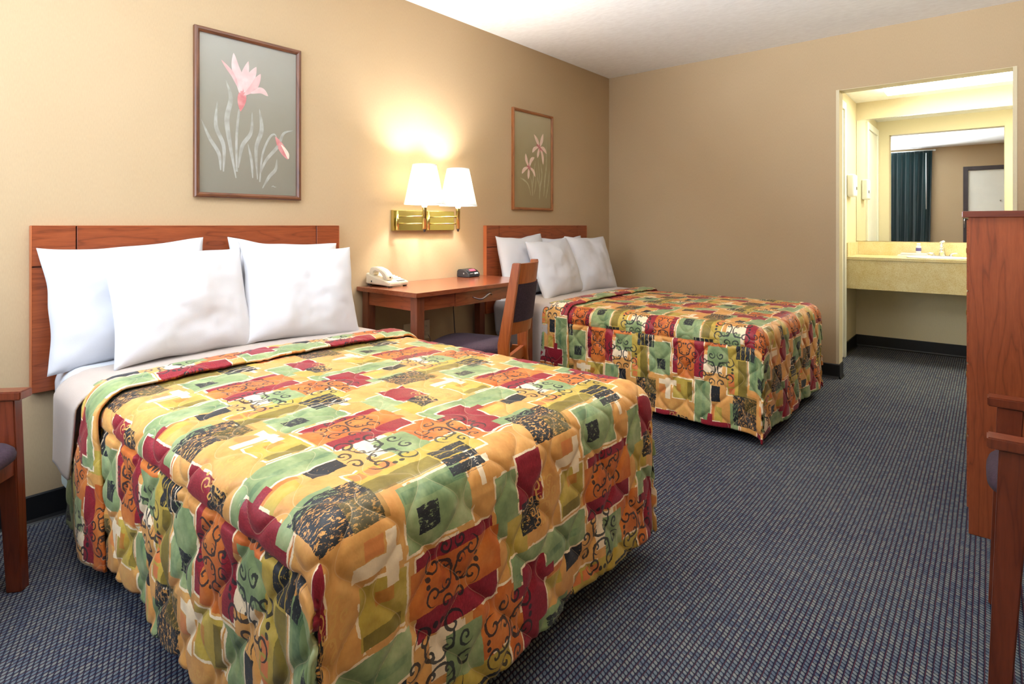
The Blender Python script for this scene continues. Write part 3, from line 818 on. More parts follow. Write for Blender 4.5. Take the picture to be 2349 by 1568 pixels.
def band(name, y0, y1, xa, xb, lift, drop, mat, parent=None, wav=0.004, uvo=None, solid=0.006, n=26, roll=False, quilt=0.0, seed=3, side_lift=0.0):
    """a strip of cloth lying across the bed and hanging over both long sides; xa, xb: functions of (side depth 0..1, sign)"""
    yc, hw = half_widths(y0, y1)
    L = RAD + 0 if drop < RAD else drop
    dl = L - RAD + QA
    Tt = np.linspace(-(hw + dl), hw + dl, int(2 * (hw + dl) / 0.011))
    u = np.linspace(0, 1, n)
    uu, t = np.meshgrid(u, Tt, indexing='ij')
    dt = np.maximum(0, np.abs(t) - hw); sg = np.sign(t)
    dep = np.clip(dt / dl, 0, 1)
    x = xa(dep, sg) * (1 - uu) + xb(dep, sg) * uu
    x = x + 0.006 * vnoise(t * 5, uu * 0 + seed, seed)
    vz = np.clip(dt / QA, 0, 1); upw = np.cos(vz * PI / 2); sd = np.sin(vz * PI / 2)
    flat = np.clip(1 - (np.abs(t) / hw) ** 2, 0, 1)
    off = lift + side_lift * np.clip((dep - 0.12) / 0.2, 0, 1) + wav * vnoise(t * 6, uu * 2 + seed, seed + 2) + wav * dep * np.sin(x * 21 + seed)
    if roll: off = off * (0.25 + 0.75 * np.sqrt(np.clip(1 - (2 * np.abs(uu - 0.62) / 0.80) ** 4, 0, 1)))
    if quilt: off = off + puff(x, t, quilt)
    y = np.where(dt > 0, sg * (hw + OUT(dt)), t) + sg * sd * off
    z = ZT + 0.008 - D(dt) + 0.010 * flat + upw * off
    z = np.maximum(z, 0.03)
    co = np.stack([x, y + yc, z], 2)
    keep = np.ones((len(u) - 1, len(Tt) - 1), bool)
    uv = None
    if uvo is not None:
        q = []
        for (i, j) in ((0, 0), (1, 0), (1, 1), (0, 1)):
            a = x[i:len(u) - 1 + i, j:len(Tt) - 1 + j]; b = t[i:len(u) - 1 + i, j:len(Tt) - 1 + j]
            q.append(np.stack([uvo[0] - a, b + uvo[1]], -1))
        uv = np.stack(q, 2)
    return grid_mesh(name, co, keep, mat, parent, uv, solid)

def pillow(loc, tilt, yaw, roll, W_, H_, TH, seed, label, group):
    n, k = 44, 36
    u, v = np.meshgrid(np.linspace(-1, 1, n), np.linspace(-1, 1, k), indexing='ij')
    uo, vo = u, v
    edge = (1 - np.abs(u) ** 2.6) * (1 - np.abs(v) ** 2.6)
    th = TH / 2 * np.clip(edge, 0, 1) ** 0.55
    th = th * (1 + 0.35 * vnoise(u * 2 + 3, v * 2 + 3, seed)) + 0.008 * vnoise(u * 5 + 9, v * 5 + 9, seed + 1) * edge ** 0.5 + 0.004 * vnoise(u * 11 + 15, v * 11 + 15, seed + 4) * edge ** 0.5
    px = W_ / 2 * u * (1 - 0.075 * (1 - v ** 2)); pz = H_ / 2 * v * (1 - 0.085 * (1 - u ** 2))
    px = px + 0.012 * vnoise(v * 2.5 + 8, u * 0 + seed, seed + 2) * np.abs(u) ** 3
    pz = pz + 0.014 * vnoise(u * 2.5 + 8, v * 0 + seed, seed + 3) * np.abs(v) ** 3
    pz = pz - 0.10 * H_ * (np.abs(u) ** 2) * 0 
    verts, faces = [], []
    for sgn in (1, -1):
        base = len(verts)
        for i in range(n):
            for j in range(k): verts.append((sgn * (th[i, j] + 0.003), px[i, j], pz[i, j]))
        for i in range(n - 1):
            for j in range(k - 1):
                a = base + i * k + j; q = (a, a + k, a + k + 1, a + 1)
                faces.append(q if sgn > 0 else q[::-1])
    N = n * k
    rim = [i * k for i in range(n)] + [(n - 1) * k + j for j in range(1, k)] + [i * k + k - 1 for i in range(n - 2, -1, -1)] + [j for j in range(k - 2, 0, -1)]
    for a, b in zip(rim, rim[1:] + rim[:1]): faces.append((b, a, N + a, N + b))
    me = bpy.data.meshes.new('pillow'); me.from_pydata(verts, [], faces); me.materials.append(M['linen'])
    me.polygons.foreach_set('use_smooth', [True] * len(me.polygons))
    o = bpy.data.objects.new('pillow', me); C.objects.link(o)
    o.location = loc
    o.rotation_euler = (Matrix.Rotation(yaw, 3, 'Z') @ Matrix.Rotation(-tilt, 3, 'Y') @ Matrix.Rotation(roll, 3, 'X')).to_euler()
    return tag(o, label, 'pillow', group)

def rg(d): return math.radians(d)
# ---- nearer bed
Y0, Y1 = 0.518, 1.735
bed_base(Y0, Y1, 'nearer double bed under an orange patchwork bedspread')
lin = lambda a, b: (lambda dep, sg: a + (b - a) * dep)
o = band('bed_sheet', Y0, Y1, lin(0.06, 0.08), lin(0.42, 0.40), 0.000, 0.22, M['linen'], wav=0.003)
tag(o, 'white sheet over the head end of the nearer bed', 'sheet', 'white bed sheets')
o = band('blanket', Y0, Y1, lin(0.26, 0.22), lin(0.54, 0.44), 0.008, 0.300, M['blanket'], wav=0.004, seed=6, side_lift=0.030)
tag(o, 'beige fleece blanket turned down on the nearer bed', 'blanket', 'beige blankets')
sp = bedspread('bedspread', Y0, Y1, 0.60, 1.83, 0.092, False, -1.13, -0.55 + 1.115, 0.03 - 1.13, 0.90 - 0.55, 7, 'orange, crimson and green patchwork bedspread on the nearer bed')
band('turned_down_cuff', Y0, Y1, lambda d_, s_: 0.465 - 0.17 * np.clip((d_ - .25) / .35, 0, 1), lambda d_, s_: 0.665 + 0.05 * d_, 0.026, 0.500, M['spread'], sp, wav=0.010, uvo=(1.05, 0.62), solid=0.008, n=40, roll=True, quilt=0.004, seed=2)
g_ = 'pillows on the nearer bed'
pillow((0.115, 0.755, 0.800), rg(12), rg(-3), rg(3), 0.56, 0.46, 0.15, 11, 'white pillow flat against the near headboard, farthest left', g_)
pillow((0.120, 1.395, 0.794), rg(13), rg(2), rg(-4), 0.56, 0.46, 0.14, 12, 'white pillow mostly hidden behind the right front pillow of the nearer bed', g_)
pillow((0.277, 0.885, 0.791), rg(19), rg(6), rg(-1), 0.53, 0.44, 0.17, 13, 'front left white pillow leaning on the nearer bed', g_)
pillow((0.282, 1.378, 0.790), rg(20), rg(-2), rg(-5), 0.54, 0.45, 0.17, 14, 'front right white pillow on the nearer bed, beside the desk', g_)
# ---- bed in the corner
Y0, Y1 = 2.925, 4.175
bed_base(Y0, Y1, 'double bed in the far corner under a patchwork bedspread')
o = band('bed_sheet', Y0, Y1, lin(0.06, 0.08), lin(0.42, 0.40), 0.000, 0.22, M['linen'], wav=0.003)
tag(o, 'white sheet over the head end of the bed in the corner', 'sheet', 'white bed sheets')
o = band('blanket', Y0, Y1, lin(0.22, 0.16), lin(0.56, 0.50), 0.008, 0.42, M['blanket'], wav=0.004, seed=8)
tag(o, 'beige fleece blanket hanging beside the desk on the bed in the corner', 'blanket', 'beige blankets')
sp = bedspread('bedspread', Y0, Y1, 0.62, 1.835, 0.055, True, 0.185 + 1.46, 0.23 - 0.62, 0.02 - 1.13, 0.90 - 0.55, 3, 'orange, crimson and green patchwork bedspread on the bed in the corner')
band('turned_down_cuff', Y0, Y1, lambda d_, s_: 0.50 - 0.03 * d_, lambda d_, s_: 0.69 + 0.02 * d_, 0.022, 0.500, M['spread'], sp, wav=0.008, uvo=(1.62, 0.2), solid=0.008, n=36, roll=True, quilt=0.004, seed=4)
g_ = 'pillows on the bed in the corner'
pillow((0.115, 3.210, 0.800), rg(12), rg(2), rg(1), 0.54, 0.45, 0.14, 21, 'back left white pillow on the corner bed, against its headboard', g_)
pillow((0.120, 3.730, 0.785), rg(13), rg(-2), rg(2), 0.54, 0.44, 0.14, 22, 'white pillow with only its top showing between the others on the corner bed', g_)
pillow((0.277, 3.370, 0.781), rg(20), rg(3), rg(3), 0.54, 0.44, 0.16, 23, 'front left white pillow on the corner bed, behind the desk chair', g_)
pillow((0.277, 3.850, 0.786), rg(19), rg(-3), rg(-1), 0.52, 0.46, 0.16, 24, 'front right white pillow on the corner bed, nearest the corner', g_)

# ================================================================ DESK
t = thing('desk', (0, 1.862, 0), 0, 'cherry writing desk with one drawer between the beds', 'desk')
DW, DD = 0.989, 0.505
bxo('desk_top', (0.002, DD, 0, DW, 0.728, 0.752), M['desk_wood'], t, 0.002)
for x in (0.025, DD - 0.072):
    for y in (0.022, DW - 0.072):
        bxo('leg', (x, x + 0.05, y, y + 0.05, 0, 0.728), M['desk_leg'], t, 0.002)
bxo('apron', (0.075, DD - 0.072, 0.030, 0.048, 0.655, 0.728), M['wood_x'], t)
bxo('apron', (0.075, DD - 0.072, DW - 0.048, DW - 0.030, 0.655, 0.728), M['wood_x'], t)
bxo('apron', (0.030, 0.048, 0.072, DW - 0.072, 0.655, 0.728), M['desk_wood'], t)
bxo('apron', (DD - 0.048, DD - 0.030, 0.072, 0.294, 0.655, 0.728), M['desk_wood'], t)
bxo('apron', (DD - 0.048, DD - 0.030, 0.672, DW - 0.072, 0.655, 0.728), M['desk_wood'], t)
dr = bxo('drawer', (DD - 0.40, DD - 0.026, 0.297, 0.669, 0.652, 0.726), M['desk_wood'], t, 0.0015)
bm = B()
pts = []
for k in range(29):
    q = k / 28
    pts.append((DD - 0.026 + 0.030 * math.sin(PI * min(1, max(0, (q - 0.0) / 1.0))) ** 0.5, 0.430 + 0.155 * q, 0.690 - 0.013 * math.sin(2 * PI * q)))
tube(bm, pts, [0.003 + 0.0035 * math.sin(PI * k / 28) for k in range(29)], 8)
mesh_obj('handle', bm, M['pewter'], dr, True)

# telephone on the desk
t = thing('telephone', (0.098, 1.998, 0.7525), rg(6), 'ivory corded telephone on the desk beside the nearer bed', 'telephone')
bm = B()
prism(bm, [(-0.095, 0.014), (0.094, 0.006), (0.096, 0.024), (0.06, 0.034), (-0.02, 0.052), (-0.095, 0.072)], 'y', -0.072, 0.072)
bmesh.ops.bevel(bm, geom=bm.edges[:], offset=0.004, segments=2, affect='EDGES')
auto_smooth(mesh_obj('phone_base', bm, M['ivory'], t))
# handset lies along the body's left side
bm = B()
hp = [(-0.080, 0.066), (-0.074, 0.094), (-0.058, 0.106), (-0.015, 0.106), (0.030, 0.092), (0.058, 0.072), (0.066, 0.046), (0.062, 0.036), (0.030, 0.043), (0.024, 0.062), (0.004, 0.078), (-0.030, 0.084), (-0.044, 0.078), (-0.046, 0.059)]
prism(bm, hp, 'y', -0.064, -0.018)
bmesh.ops.bevel(bm, geom=bm.edges[:], offset=0.004, segments=2, affect='EDGES')
hs = auto_smooth(mesh_obj('handset', bm, M['ivory'], t))
bxo('cord_jack', (0.060, 0.0675, -0.044, -0.038, 0.048, 0.056), M['black_plastic'], hs)
bxo('line_jack', (-0.052, -0.046, -0.0735, -0.0715, 0.022, 0.032), M['black_plastic'], t)
for r in range(4):
    for c in range(3):
        xx = -0.03 + r * 0.022; zz = 0.0545 - (xx + 0.02) * 0.225
        bxo('key', (xx, xx + 0.013, 0.002 + c * 0.020, 0.016 + c * 0.020, zz - 0.004, zz + 0.004), M['white_plastic'], t, 0.0015, 1)
bxo('message_lamp', (-0.062, -0.052, 0.012, 0.034, 0.062, 0.068), M['red_label'], t, 0.001, 1)
bxo('faceplate_card', (0.062, 0.082, 0.000, 0.055, 0.0285, 0.0325), M['grey_pad'], t)
for x in (-0.08, 0.08):
    for y in (-0.055, 0.055): bxo('foot', (x - 0.008, x + 0.008, y - 0.008, y + 0.008, 0.0, 0.018), M['black_plastic'], t)

# alarm clock
t = thing('alarm_clock', (0.055, 2.690, 0.7525), rg(8), 'small black clock radio with a red display on the desk', 'clock')
bm = B()
prism(bm, [(-0.05, 0.004), (-0.046, 0.046), (-0.03, 0.052), (0.012, 0.050), (0.04, 0.034), (0.052, 0.012), (0.050, 0.0), (-0.045, 0.0)], 'y', -0.064, 0.064)
bmesh.ops.bevel(bm, geom=bm.edges[:], offset=0.005, segments=3, affect='EDGES')
auto_smooth(mesh_obj('clock_body', bm, M['black_plastic'], t), 50)
R_ = Matrix.Rotation(rg(30), 3, 'Y')
def tilt_box(name, x, z, lx, y0, y1, mat, h=0.003, ang=30):
    bm = B(); box(bm, x - lx / 2, x + lx / 2, y0, y1, z - h / 2, z + h / 2, 0.0006, 1, Matrix.Rotation(rg(ang), 3, 'Y'))
    return mesh_obj(name, bm, mat, t)
tilt_box('bezel', 0.027, 0.0425, 0.030, -0.040, 0.046, M['black_plastic'])
tilt_box('display', 0.027, 0.0440, 0.020, -0.022, 0.034, M['led'])
tilt_box('button', 0.0475, 0.0235, 0.010, 0.006, 0.040, M['white_plastic'], 0.006, 62)
tilt_box('button', 0.0475, 0.0235, 0.007, -0.040, -0.010, M['grey_pad'], 0.006, 62)
bxo('dial', (0.004, 0.014, -0.0665, -0.062, 0.020, 0.030), M['grey_pad'], t, 0.002, 1)

# power cord from the desk to the outlet, wall plates
bm = B(); tube(bm, [(0.018, 2.590, 0.742), (0.014, 2.592, 0.64), (0.02, 2.588, 0.55), (0.024, 2.592, 0.44), (0.03, 2.60, 0.33), (0.03, 2.62, 0.22), (0.032, 2.60, 0.12), (0.03, 2.57, 0.004)], 0.003, 8)
tag(mesh_obj('power_cord', bm, M['black_plastic'], None, True), 'thin black power cord hanging down the wall under the desk', 'cord')
def plate(y, z, label, two):
    t = thing('wall_outlet', (0, y, z), 0, label, 'outlet')
    bm = B(); box(bm, 0.0005, 0.007, -0.036, 0.036, -0.058, 0.058, 0.003, 2); mesh_obj('cover_plate', bm, M['ivory'], t, False)
    for zz in ((0.022, -0.022) if two else (0.0,)):
        bm = B(); box(bm, 0.006, 0.010, -0.016, 0.016, zz - 0.013, zz + 0.013, 0.003, 2); s_ = mesh_obj('socket', bm, M['ivory'], t)
        for yy in (-0.006, 0.006): bxo('slot', (0.0095, 0.0104, yy - 0.001, yy + 0.001, zz - 0.004, zz + 0.005), M['black_plastic'], s_)
    return t
plate(2.360, 0.445, 'ivory outlet plate with a plug under the desk, right of its front leg', True)
plate(2.225, 0.440, 'ivory wall plate half hidden behind the desk front leg', False)
t = thing('plug', (0.0105, 2.360, 0.423), 0, 'small white plug with a dangling cord in the outlet under the desk', 'plug')
bxo('plug_body', (0, 0.022, -0.011, 0.011, -0.012, 0.012), M['ivory'], t, 0.004)
bm = B(); tube(bm, [(0.02, 0, -0.005), (0.036, 0.004, -0.03), (0.03, 0.012, -0.08), (0.02, 0.006, -0.16), (0.015, -0.01, -0.25), (0.02, -0.02, -0.40)], 0.0022, 7)
mesh_obj('plug_cord', bm, M['grey_pad'], t, True)

# ================================================================ DESK CHAIR
def round_pad(bm, w0, w1, dp, z0, z1, crown=0.012, n=10):
    """upholstered seat: front width w0 (at +x), rear width w1, rounded corners"""
    out = []
    N = 56
    for k in range(N):
        a = 2 * PI * k / N
        c, s_ = math.cos(a), math.sin(a)
        e = 0.55
        X = math.copysign(abs(c) ** e, c) * dp / 2; w = w1 + (w0 - w1) * (X / dp + 0.5)
        Yq = math.copysign(abs(s_) ** e, s_) * w / 2
        out.append((X, Yq))
    prof = [(0.94, z0), (1.0, z0 + 0.010), (1.005, (z0 + z1) / 2), (0.99, z1 - 0.012), (0.95, z1 - 0.003), (0.85, z1 + crown * 0.4), (0.55, z1 + crown * 0.9), (0.2, z1 + crown)]
    rings = [[bm.verts.new((x * r, y * r, z)) for x, y in out] for r, z in prof]
    for r0, r1 in zip(rings, rings[1:]):
        for k in range(N): bm.faces.new((r0[k], r0[(k + 1) % N], r1[(k + 1) % N], r1[k]))
    bm.faces.new(rings[0][::-1]); bm.faces.new(rings[-1])
def leg_prism(bm, pts, hy, y):
    """board whose side outline (x,z) is pts, thickness 2*hy about y"""
    prism(bm, pts, 'y', y - hy, y + hy)
    bmesh.ops.bevel(bm, geom=bm.edges[:], offset=0.003, segments=2, affect='EDGES')
def curved_rail(bm, x, yh, sag, z0, z1, th, lean, n=14):
    """a bowed back rail between two posts (bows toward -x at mid)"""
    A = []
    for k in range(n + 1):
        q = -1 + 2 * k / n; y = yh * q
        b = -sag * (1 - q * q)
        A.append([bm.verts.new((x + b + lean * zz + (th / 2) * sg, y, zz)) for zz, sg in ((z0, 1), (z1, 1), (z1, -1), (z0, -1))])
    for a, b in zip(A, A[1:]):
        for k in range(4): bm.faces.new((a[k], a[(k + 1) % 4], b[(k + 1) % 4], b[k]))
    bm.faces.new(A[0][::-1]); bm.faces.new(A[-1])
    bmesh.ops.recalc_face_normals(bm, faces=bm.faces)
def side_chair(t, W_, D_, wood_, fab, seat_z, top_z, arms=False, pad_x=0.04):
    """local frame: chair faces +x, centre of the seat at the origin"""
    hx, hy = D_ / 2, W_ / 2
    slope = -0.125
    bz = lambda x: 0
    for s in (-1, 1):
        y = s * (hy - 0.016)
        xb = -hx + 0.01
        bm = B()
        leg_prism(bm, [(xb - 0.055, 0), (xb - 0.020, 0), (xb + 0.038, seat_z - 0.06), (xb + 0.040, seat_z + 0.03), (xb + 0.018 + slope * (top_z - seat_z), top_z), (xb - 0.022 + slope * (top_z - seat_z), top_z), (xb - 0.018, seat_z + 0.03), (xb - 0.016, seat_z - 0.08)], 0.014, y)
        mesh_obj('back_leg', bm, wood_, t)
        bm = B(); xf = hx - 0.045
        if arms: leg_prism(bm, [(xf - 0.008, 0), (xf + 0.034, 0), (xf + 0.014, 0.572), (xf - 0.044, 0.572)], 0.018, s * (hy - 0.018))
        else: leg_prism(bm, [(xf - 0.010, 0), (xf + 0.024, 0), (xf + 0.028, seat_z - 0.05), (xf - 0.020, seat_z - 0.05)], 0.018, s * (hy - 0.02))
        mesh_obj('front_leg', bm, wood_, t)
        bm = B(); box(bm, -hx + 0.04, hx - 0.03, s * (hy - 0.028) - 0.010, s * (hy - 0.028) + 0.010, seat_z - 0.105, seat_z - 0.045); mesh_obj('seat_rail', bm, wood_, t)
        if arms:
            bm = B()
            prism(bm, [(hx - 0.009, s * (hy + 0.010)), (hx - 0.009, s * (hy - 0.045)), (-hx * 0.2, s * (hy - 0.040)), (-hx - 0.035, s * (hy - 0.034)), (-hx - 0.035, s * (hy + 0.002)), (-hx * 0.2, s * (hy + 0.012))], 'z', 0.572, 0.598)
            bmesh.ops.bevel(bm, geom=bm.edges[:], offset=0.003, segments=2, affect='EDGES')
            mesh_obj('armrest', bm, wood_, t)
    bm = B(); box(bm, hx - 0.055, hx - 0.030, -hy + 0.036, hy - 0.036, seat_z - 0.105, seat_z - 0.045); mesh_obj('seat_rail', bm, wood_, t)
    bm = B(); box(bm, -hx + 0.010, -hx + 0.032, -hy + 0.030, hy - 0.030, seat_z - 0.105, seat_z - 0.045); mesh_obj('seat_rail', bm, wood_, t)
    bm = B(); round_pad(bm, W_ + (-0.05 if arms else 0.05), W_ - 0.075, D_ - (0.04 if arms else 0.02), seat_z - 0.045, seat_z); o = mesh_obj('seat', bm, fab, t, True); o.location.x = pad_x
    off = -hx + 0.01 - slope * seat_z
    yh = hy - 0.030
    bm = B(); curved_rail(bm, off, yh, 0.050, top_z - 0.105, top_z - 0.004, 0.022, slope); auto_smooth(mesh_obj('back_rail', bm, wood_, t), 35)
    bm = B(); curved_rail(bm, off, yh, 0.050, seat_z + 0.075, seat_z + 0.135, 0.022, slope); auto_smooth(mesh_obj('back_rail', bm, wood_, t), 35)
    bm = B(); curved_rail(bm, off, yh - 0.004, 0.050, seat_z + 0.136, top_z - 0.106, 0.034, slope); auto_smooth(mesh_obj('back_pad', bm, fab, t), 35)
t = thing('desk_chair', (0.600, 2.205, 0), math.atan2(-0.41, -0.91), 'armless cherry side chair with a purple seat pulled up to the desk', 'chair')
side_chair(t, 0.40, 0.44, M['chair_wood'], M['purple'], 0.475, 0.905)
# armchairs
t = thing('armchair', (2.688 + 0.235, 1.955, 0), PI, 'cherry armchair with a purple seat beside the tall chest', 'armchair', 'cherry armchairs')
side_chair(t, 0.44, 0.50, M['arm_wood'], M['purple'], 0.475, 0.90, True, 0.012)
f_ = Vector((0.66, 0.75)).normalized(); l_ = Vector((-f_.y, f_.x))
ctr = Vector((0.455, 0.352)) - f_ * 0.215 - l_ * 0.200
t = thing('armchair', (ctr.x, ctr.y, 0), math.atan2(f_.y, f_.x), 'cherry armchair with a purple seat at the left edge, beside the nearer bed', 'armchair', 'cherry armchairs')
side_chair(t, 0.44, 0.50, M['arm_wood'], M['purple'], 0.455, 0.90, True, 0.045)

# ================================================================ DRESSER
t = thing('dresser', (2.630, 2.582, 0), 0, 'tall cherry chest of drawers at the right edge of the room', 'dresser')
DZT, DL, DDp = 1.118, 1.25, 0.58
bxo('side_panel', (0, DDp, 0, 0.018, 0.0, DZT), M['wood_z'], t, 0.0015, 1)
bxo('side_panel', (0, DDp, DL - 0.018, DL, 0.0, DZT), M['wood_z'], t, 0.0015, 1)
bxo('back_panel', (DDp - 0.012, DDp, 0.018, DL - 0.018, 0.05, DZT), M['wood_z'], t)
bxo('kick_board', (0.03, 0.05, 0.018, DL - 0.018, 0.0, 0.08), M['wood_y'], t)
bxo('top', (-0.018, DDp + 0.005, -0.022, DL + 0.02, DZT, DZT + 0.022), M['top_edge'], t, 0.002)
for r in range(4):
    for c in range(2):
        y0_, y1_ = 0.021 + c * 0.607, 0.021 + (c + 1) * 0.607 - 0.004
        z0_ = 0.085 + r * 0.258
        dr = bxo('drawer', (-0.006, 0.45, y0_, y1_, z0_, z0_ + 0.252), M['wood_y'], t, 0.002, 1)
        bm = B(); lathe(bm, [(0.008, 0), (0.008, 0.003), (0.015, 0.006), (0.016, 0.009), (0.010, 0.0125), (0.001, 0.013)], 0, 0, 16, True)
        kn = mesh_obj('knob', bm, M['brass'], dr, True); kn.rotation_euler = (0, -PI / 2, 0); kn.location = (-0.006, (y0_ + y1_) / 2 + (0.14 if c == 0 else 0), z0_ + 0.126)

# ================================================================ SWING-ARM WALL LAMP
t = thing('wall_lamp', (0, 2.342, 1.118), 0, 'twin-shade brass swing-arm lamp on the wall above the desk', 'lamp')
bm = B(); box(bm, 0.001, 0.028, -0.245, 0.245, -0.060, 0.062, 0.003, 2); mesh_obj('back_plate', bm, M['brass'], t)
def lamp_arm(yp, px, py, zs):
    bm = B(); tube(bm, [(0.040, yp, -0.055), (0.040, yp, 0.058)], 0.010, 14); mesh_obj('pivot', bm, M['brass'], t, True)
    for z in (-0.018, 0.024):
        bm = B(); e = (0.085, yp + (py - yp) * 0.48, z)
        tube(bm, [(0.040, yp, z), e, (px, py, z)], 0.0042, 8); mesh_obj('swing_rod', bm, M['brass'], t, True)
    bm = B(); tube(bm, [(px, py, -0.050), (px, py, 0.20)], 0.0125, 16); pole = mesh_obj('pole', bm, M['brass'], t, True)
    bm = B(); lathe(bm, [(0.001, -0.068), (0.007, -0.062), (0.007, -0.055), (0.012, -0.050)], px, py, 14, True); mesh_obj('switch_knob', bm, M['dark_frame'], pole, True)
    # shade with rims
    zb, zt, rb, rt = zs, zs + 0.222, 0.116, 0.068
    bm = B(); lathe(bm, [(rb, zb), (rt, zt)], px, py, 48); sh = mesh_obj('shade', bm, M['shade'], t, True)
    for r, z in ((rb, zb), (rt, zt)):
        bm = B(); lathe(bm, [(r + 0.0012, z - 0.003), (r + 0.0012, z + 0.005), (r - 0.001, z + 0.005), (r - 0.001, z - 0.003), (r + 0.0012, z - 0.003)], px, py, 48); mesh_obj('shade_rim', bm, M['white_plastic'], sh, True)
    for a in (0, 2 * PI / 3, 4 * PI / 3):
        bm = B(); tube(bm, [(px, py, zt - 0.02), (px + rt * math.cos(a), py + rt * math.sin(a), zt - 0.004)], 0.0012, 6); mesh_obj('shade_spider', bm, M['brass'], sh, True)
    bm = B(); lathe(bm, [(0.012, 0.075), (0.022, 0.100), (0.028, 0.125), (0.022, 0.150), (0.008, 0.162), (0.001, 0.163)], px, py, 18, True)
    bl = mesh_obj('bulb', bm, M['bulb'], t, True)
    l = bpy.data.lights.new('bulb_light', 'POINT'); l.energy = LAMP_W; l.color = (1.0, 0.96, 0.93); l.shadow_soft_size = 0.03
    lo = bpy.data.objects.new('bulb_light', l); C.objects.link(lo); lo.parent = t; lo.location = (px, py, 0.255)
LAMP_W = 13.0
M['bulb'] = emit_mat('lit_bulb', (1.0, 0.93, 0.80, 1), 6.0)
lamp_arm(-0.228, 0.200, -0.159, 0.094)
lamp_arm(0.012, 0.180, 0.130, 0.094)

# ================================================================ VANITY ALCOVE
t = thing('vanity_counter', (XA, 5.46, 0), 0, 'cream granite vanity counter in the lit alcove', 'vanity')
VX = XR - XA
bm = B(); SX0, SX1 = 0.42, 0.86
bxo('counter_top', (0.001, VX - 0.001, 0.0, 0.519, 0.803, 0.829), M['granite'], t, 0.004, 2)
bxo('front_apron', (0.001, VX - 0.001, 0.010, 0.028, 0.563, 0.802), M['granite'], t)
bxo('back_splash', (0.001, VX - 0.001, 0.500, 0.519, 0.829, 0.944), M['granite'], t, 0.002)
bxo('side_splash', (0.001, 0.020, 0.012, 0.500, 0.829, 0.944), M['granite'], t, 0.002)
bm = B()
lathe(bm, [(1.0, 0.0), (1.03, 0.004), (1.0, 0.008), (0.93, 0.006), (0.86, 0.002), (0.5, 0.0012), (0.05, 0.001)], 0, 0, 40)
for v in bm.verts: v.co.x = v.co.x * 0.21; v.co.y = v.co.y * 0.16
sk = mesh_obj('basin', bm, M['white_plastic'], t, True); sk.location = (0.62, 0.200, 0.8292)
bxo('bracket', (0.4, 0.42, 0.06, 0.50, 0.70, 0.802), M['dark_frame'], t)
bxo('bracket', (1.2, 1.22, 0.06, 0.50, 0.70, 0.802), M['dark_frame'], t)
# faucet
t = thing('faucet', (2.385, 5.895, 0.829), 0, 'chrome two-handle faucet on the vanity counter', 'faucet')
bm = B(); box(bm, -0.075, 0.075, -0.022, 0.022, 0.0, 0.012, 0.005, 2); mesh_obj('deck_plate', bm, M['chrome'], t)
bm = B(); tube(bm, [(0, 0.0, 0.01), (0, 0.0, 0.06), (0, -0.012, 0.085), (0, -0.06, 0.095), (0, -0.105, 0.082), (0, -0.112, 0.066)], [0.024, 0.018, 0.016, 0.012, 0.011, 0.012], 14); mesh_obj('spout', bm, M['chrome'], t, True)
bm = B(); lathe(bm, [(0.010, 0.085), (0.018, 0.100), (0.018, 0.118), (0.010, 0.130), (0.001, 0.132)], 0, 0.002, 16, True); mesh_obj('lever', bm, M['chrome'], t, True)
for s in (-1, 1):
    bm = B(); tube(bm, [(s * 0.055, 0, 0.01), (s * 0.062, -0.002, 0.026), (s * 0.105, -0.012, 0.030)], [0.012, 0.009, 0.006], 10); mesh_obj('handle', bm, M['chrome'], t, True)
# soap tray and bottle
t = thing('amenity_tray', (2.195, 5.905, 0.829), 0, 'white folded cloth and soap tray on the vanity, left of the faucet', 'tray')
bxo('tray', (-0.115, 0.115, -0.05, 0.05, 0.0, 0.009), M['white_plastic'], t, 0.003)
bxo('folded_cloth', (-0.095, 0.09, -0.042, 0.042, 0.009, 0.026), M['linen'], t, 0.006)
t = thing('lotion_bottle', (2.225, 5.900, 0.8555), 0, 'small white bottle standing on the vanity tray', 'bottle')
bm = B(); lathe(bm, [(0.001, 0), (0.018, 0.001), (0.019, 0.006), (0.018, 0.055), (0.014, 0.062), (0.010, 0.066)], 0, 0, 20, True); bt = mesh_obj('bottle_body', bm, M['white_plastic'], t, True)
bm = B(); lathe(bm, [(0.013, 0.064), (0.013, 0.084), (0.001, 0.086)], 0, 0, 20, True); mesh_obj('cap', bm, M['white_plastic'], t, True)
bm = B(); lathe(bm, [(0.0192, 0.018), (0.0190, 0.045)], 0, 0, 20); mesh_obj('bottle_label', bm, M['purple_ink'], bt, True)
# mirror covering the wall above the back splash
t = thing('wall_mirror', (XA, YA, 0.95), 0, 'frameless mirror above the vanity reflecting a teal curtain', 'mirror')
bxo('mirror_glass', (0.004, VX - 0.004, -0.006, -0.001, 0.0, 1.085), M['mirror'], t)
bxo('top_channel', (0.004, VX - 0.004, -0.010, -0.001, 1.085, 1.092), M['chrome'], t)
# dispenser on the alcove's left wall
t = thing('hair_dryer', (XA, 5.62, 1.43), 0, 'white wall-mounted hair dryer holder left of the vanity mirror', 'hair dryer')
bm = B(); box(bm, 0.001, 0.055, -0.085, 0.085, -0.095, 0.095, 0.016, 3); auto_smooth(mesh_obj('housing', bm, M['white_plastic'], t))
bxo('switch', (0.0535, 0.0585, 0.01, 0.05, -0.035, -0.010), M['grey_pad'], t, 0.001, 1)
bxo('outlet_face', (0.0535, 0.0565, -0.05, -0.01, -0.03, 0.02), M['white_plastic'], t, 0.001, 1)
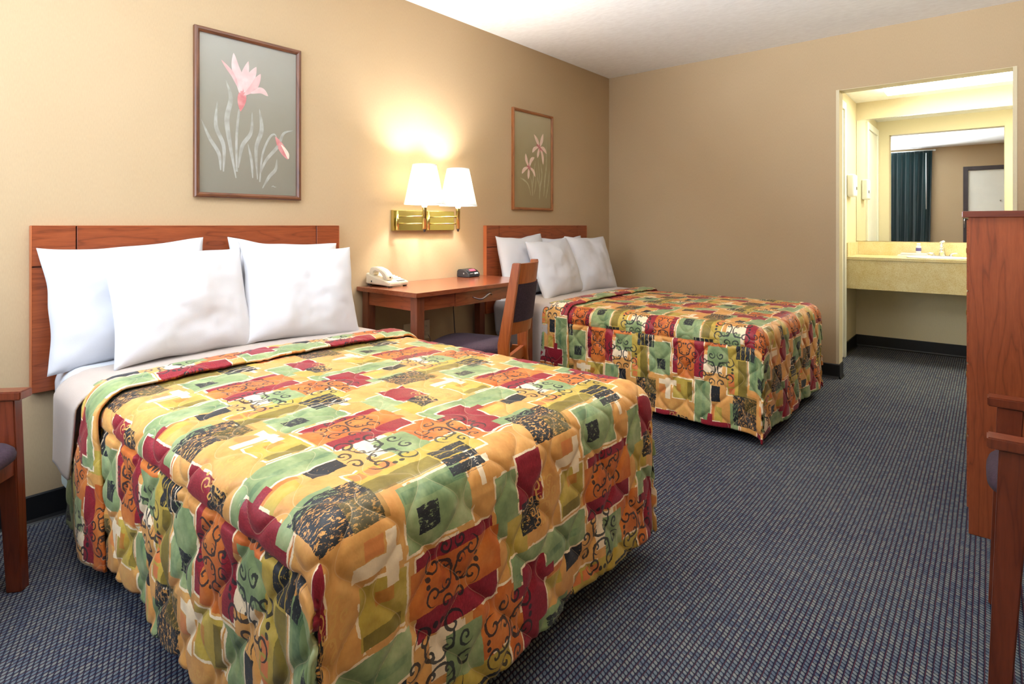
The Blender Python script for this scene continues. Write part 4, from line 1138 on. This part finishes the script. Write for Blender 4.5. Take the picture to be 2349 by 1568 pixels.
# ceiling fluorescent
t = thing('fluorescent_light', (2.03, 5.36, ZA), 0, 'long fluorescent ceiling light in the vanity alcove', 'light fixture')
bxo('housing', (0.0, 1.22, 0.0, 0.28, -0.022, -0.0005), M['white_paint'], t)
bxo('diffuser', (0.004, 1.216, 0.004, 0.276, -0.034, -0.022), M['tube_light'], t, 0.004)
# hooks beside the opening, on the alcove side
t = thing('coat_hook', (2.88, YB2 + 0.0065, 1.48), 0, 'small brass hooks inside the alcove at the right jamb', 'hook')
bxo('hook_plate', (-0.02, 0.02, 0, 0.006, -0.02, 0.02), M['brass'], t, 0.002)
bm = B(); tube(bm, [(0, 0.004, 0.0), (0, 0.035, -0.01), (0, 0.05, 0.012)], [0.006, 0.005, 0.007], 8); mesh_obj('hook', bm, M['brass'], t, True)

# ================================================================ CURTAINS (window wall, seen in the mirror)
def drape(name, xa, xb, z0, z1, label):
    n, k = int((xb - xa) / 0.006), 30
    X, Zz = np.meshgrid(np.linspace(xa, xb, n), np.linspace(z0, z1, k), indexing='ij')
    q = (z1 - Zz) / (z1 - z0)
    amp = 0.012 + 0.022 * np.clip(q * 6, 0, 1)
    ph = 2 * PI * (X - xa) / 0.125
    Yy = YF + 0.085 + amp * np.sin(ph) + 0.006 * np.sin(3 * ph + q * 4)
    co = np.stack([X + 0.012 * q * np.sin(ph * .5) - 0.04 * q * (X > (xa + xb) / 2) * (X - (xa + xb) / 2) / (xb - xa) * 2, Yy, Zz], 2)
    o = grid_mesh(name, co, np.ones((n - 1, k - 1), bool), M['curtain'], None, None, 0.004)
    return tag(o, label, 'curtain', 'teal window curtains')
drape('curtain', 1.30, 1.925, 0.35, 2.385, 'dark teal pleated curtain, seen in the vanity mirror')
drape('curtain', 0.02, 0.22, 0.35, 2.385, 'dark teal curtain gathered at the window side nearest the corner')
t = thing('curtain_rod', (0, 0, 0), 0, 'pale curtain rod above the window with a pull wand', 'curtain rod')
bm = B(); tube(bm, [(0.03, YF + 0.04, 2.395), (1.97, YF + 0.04, 2.395)], 0.011, 10); mesh_obj('rod', bm, M['white_plastic'], t, True)
for x in (0.05, 1.95): bxo('bracket', (x - 0.012, x + 0.012, YF + 0.0005, YF + 0.05, 2.38, 2.41), M['white_plastic'], t)
bm = B(); tube(bm, [(1.84, YF + 0.145, 2.34), (1.842, YF + 0.145, 1.37)], 0.006, 8); mesh_obj('wand', bm, M['white_plastic'], t, True)
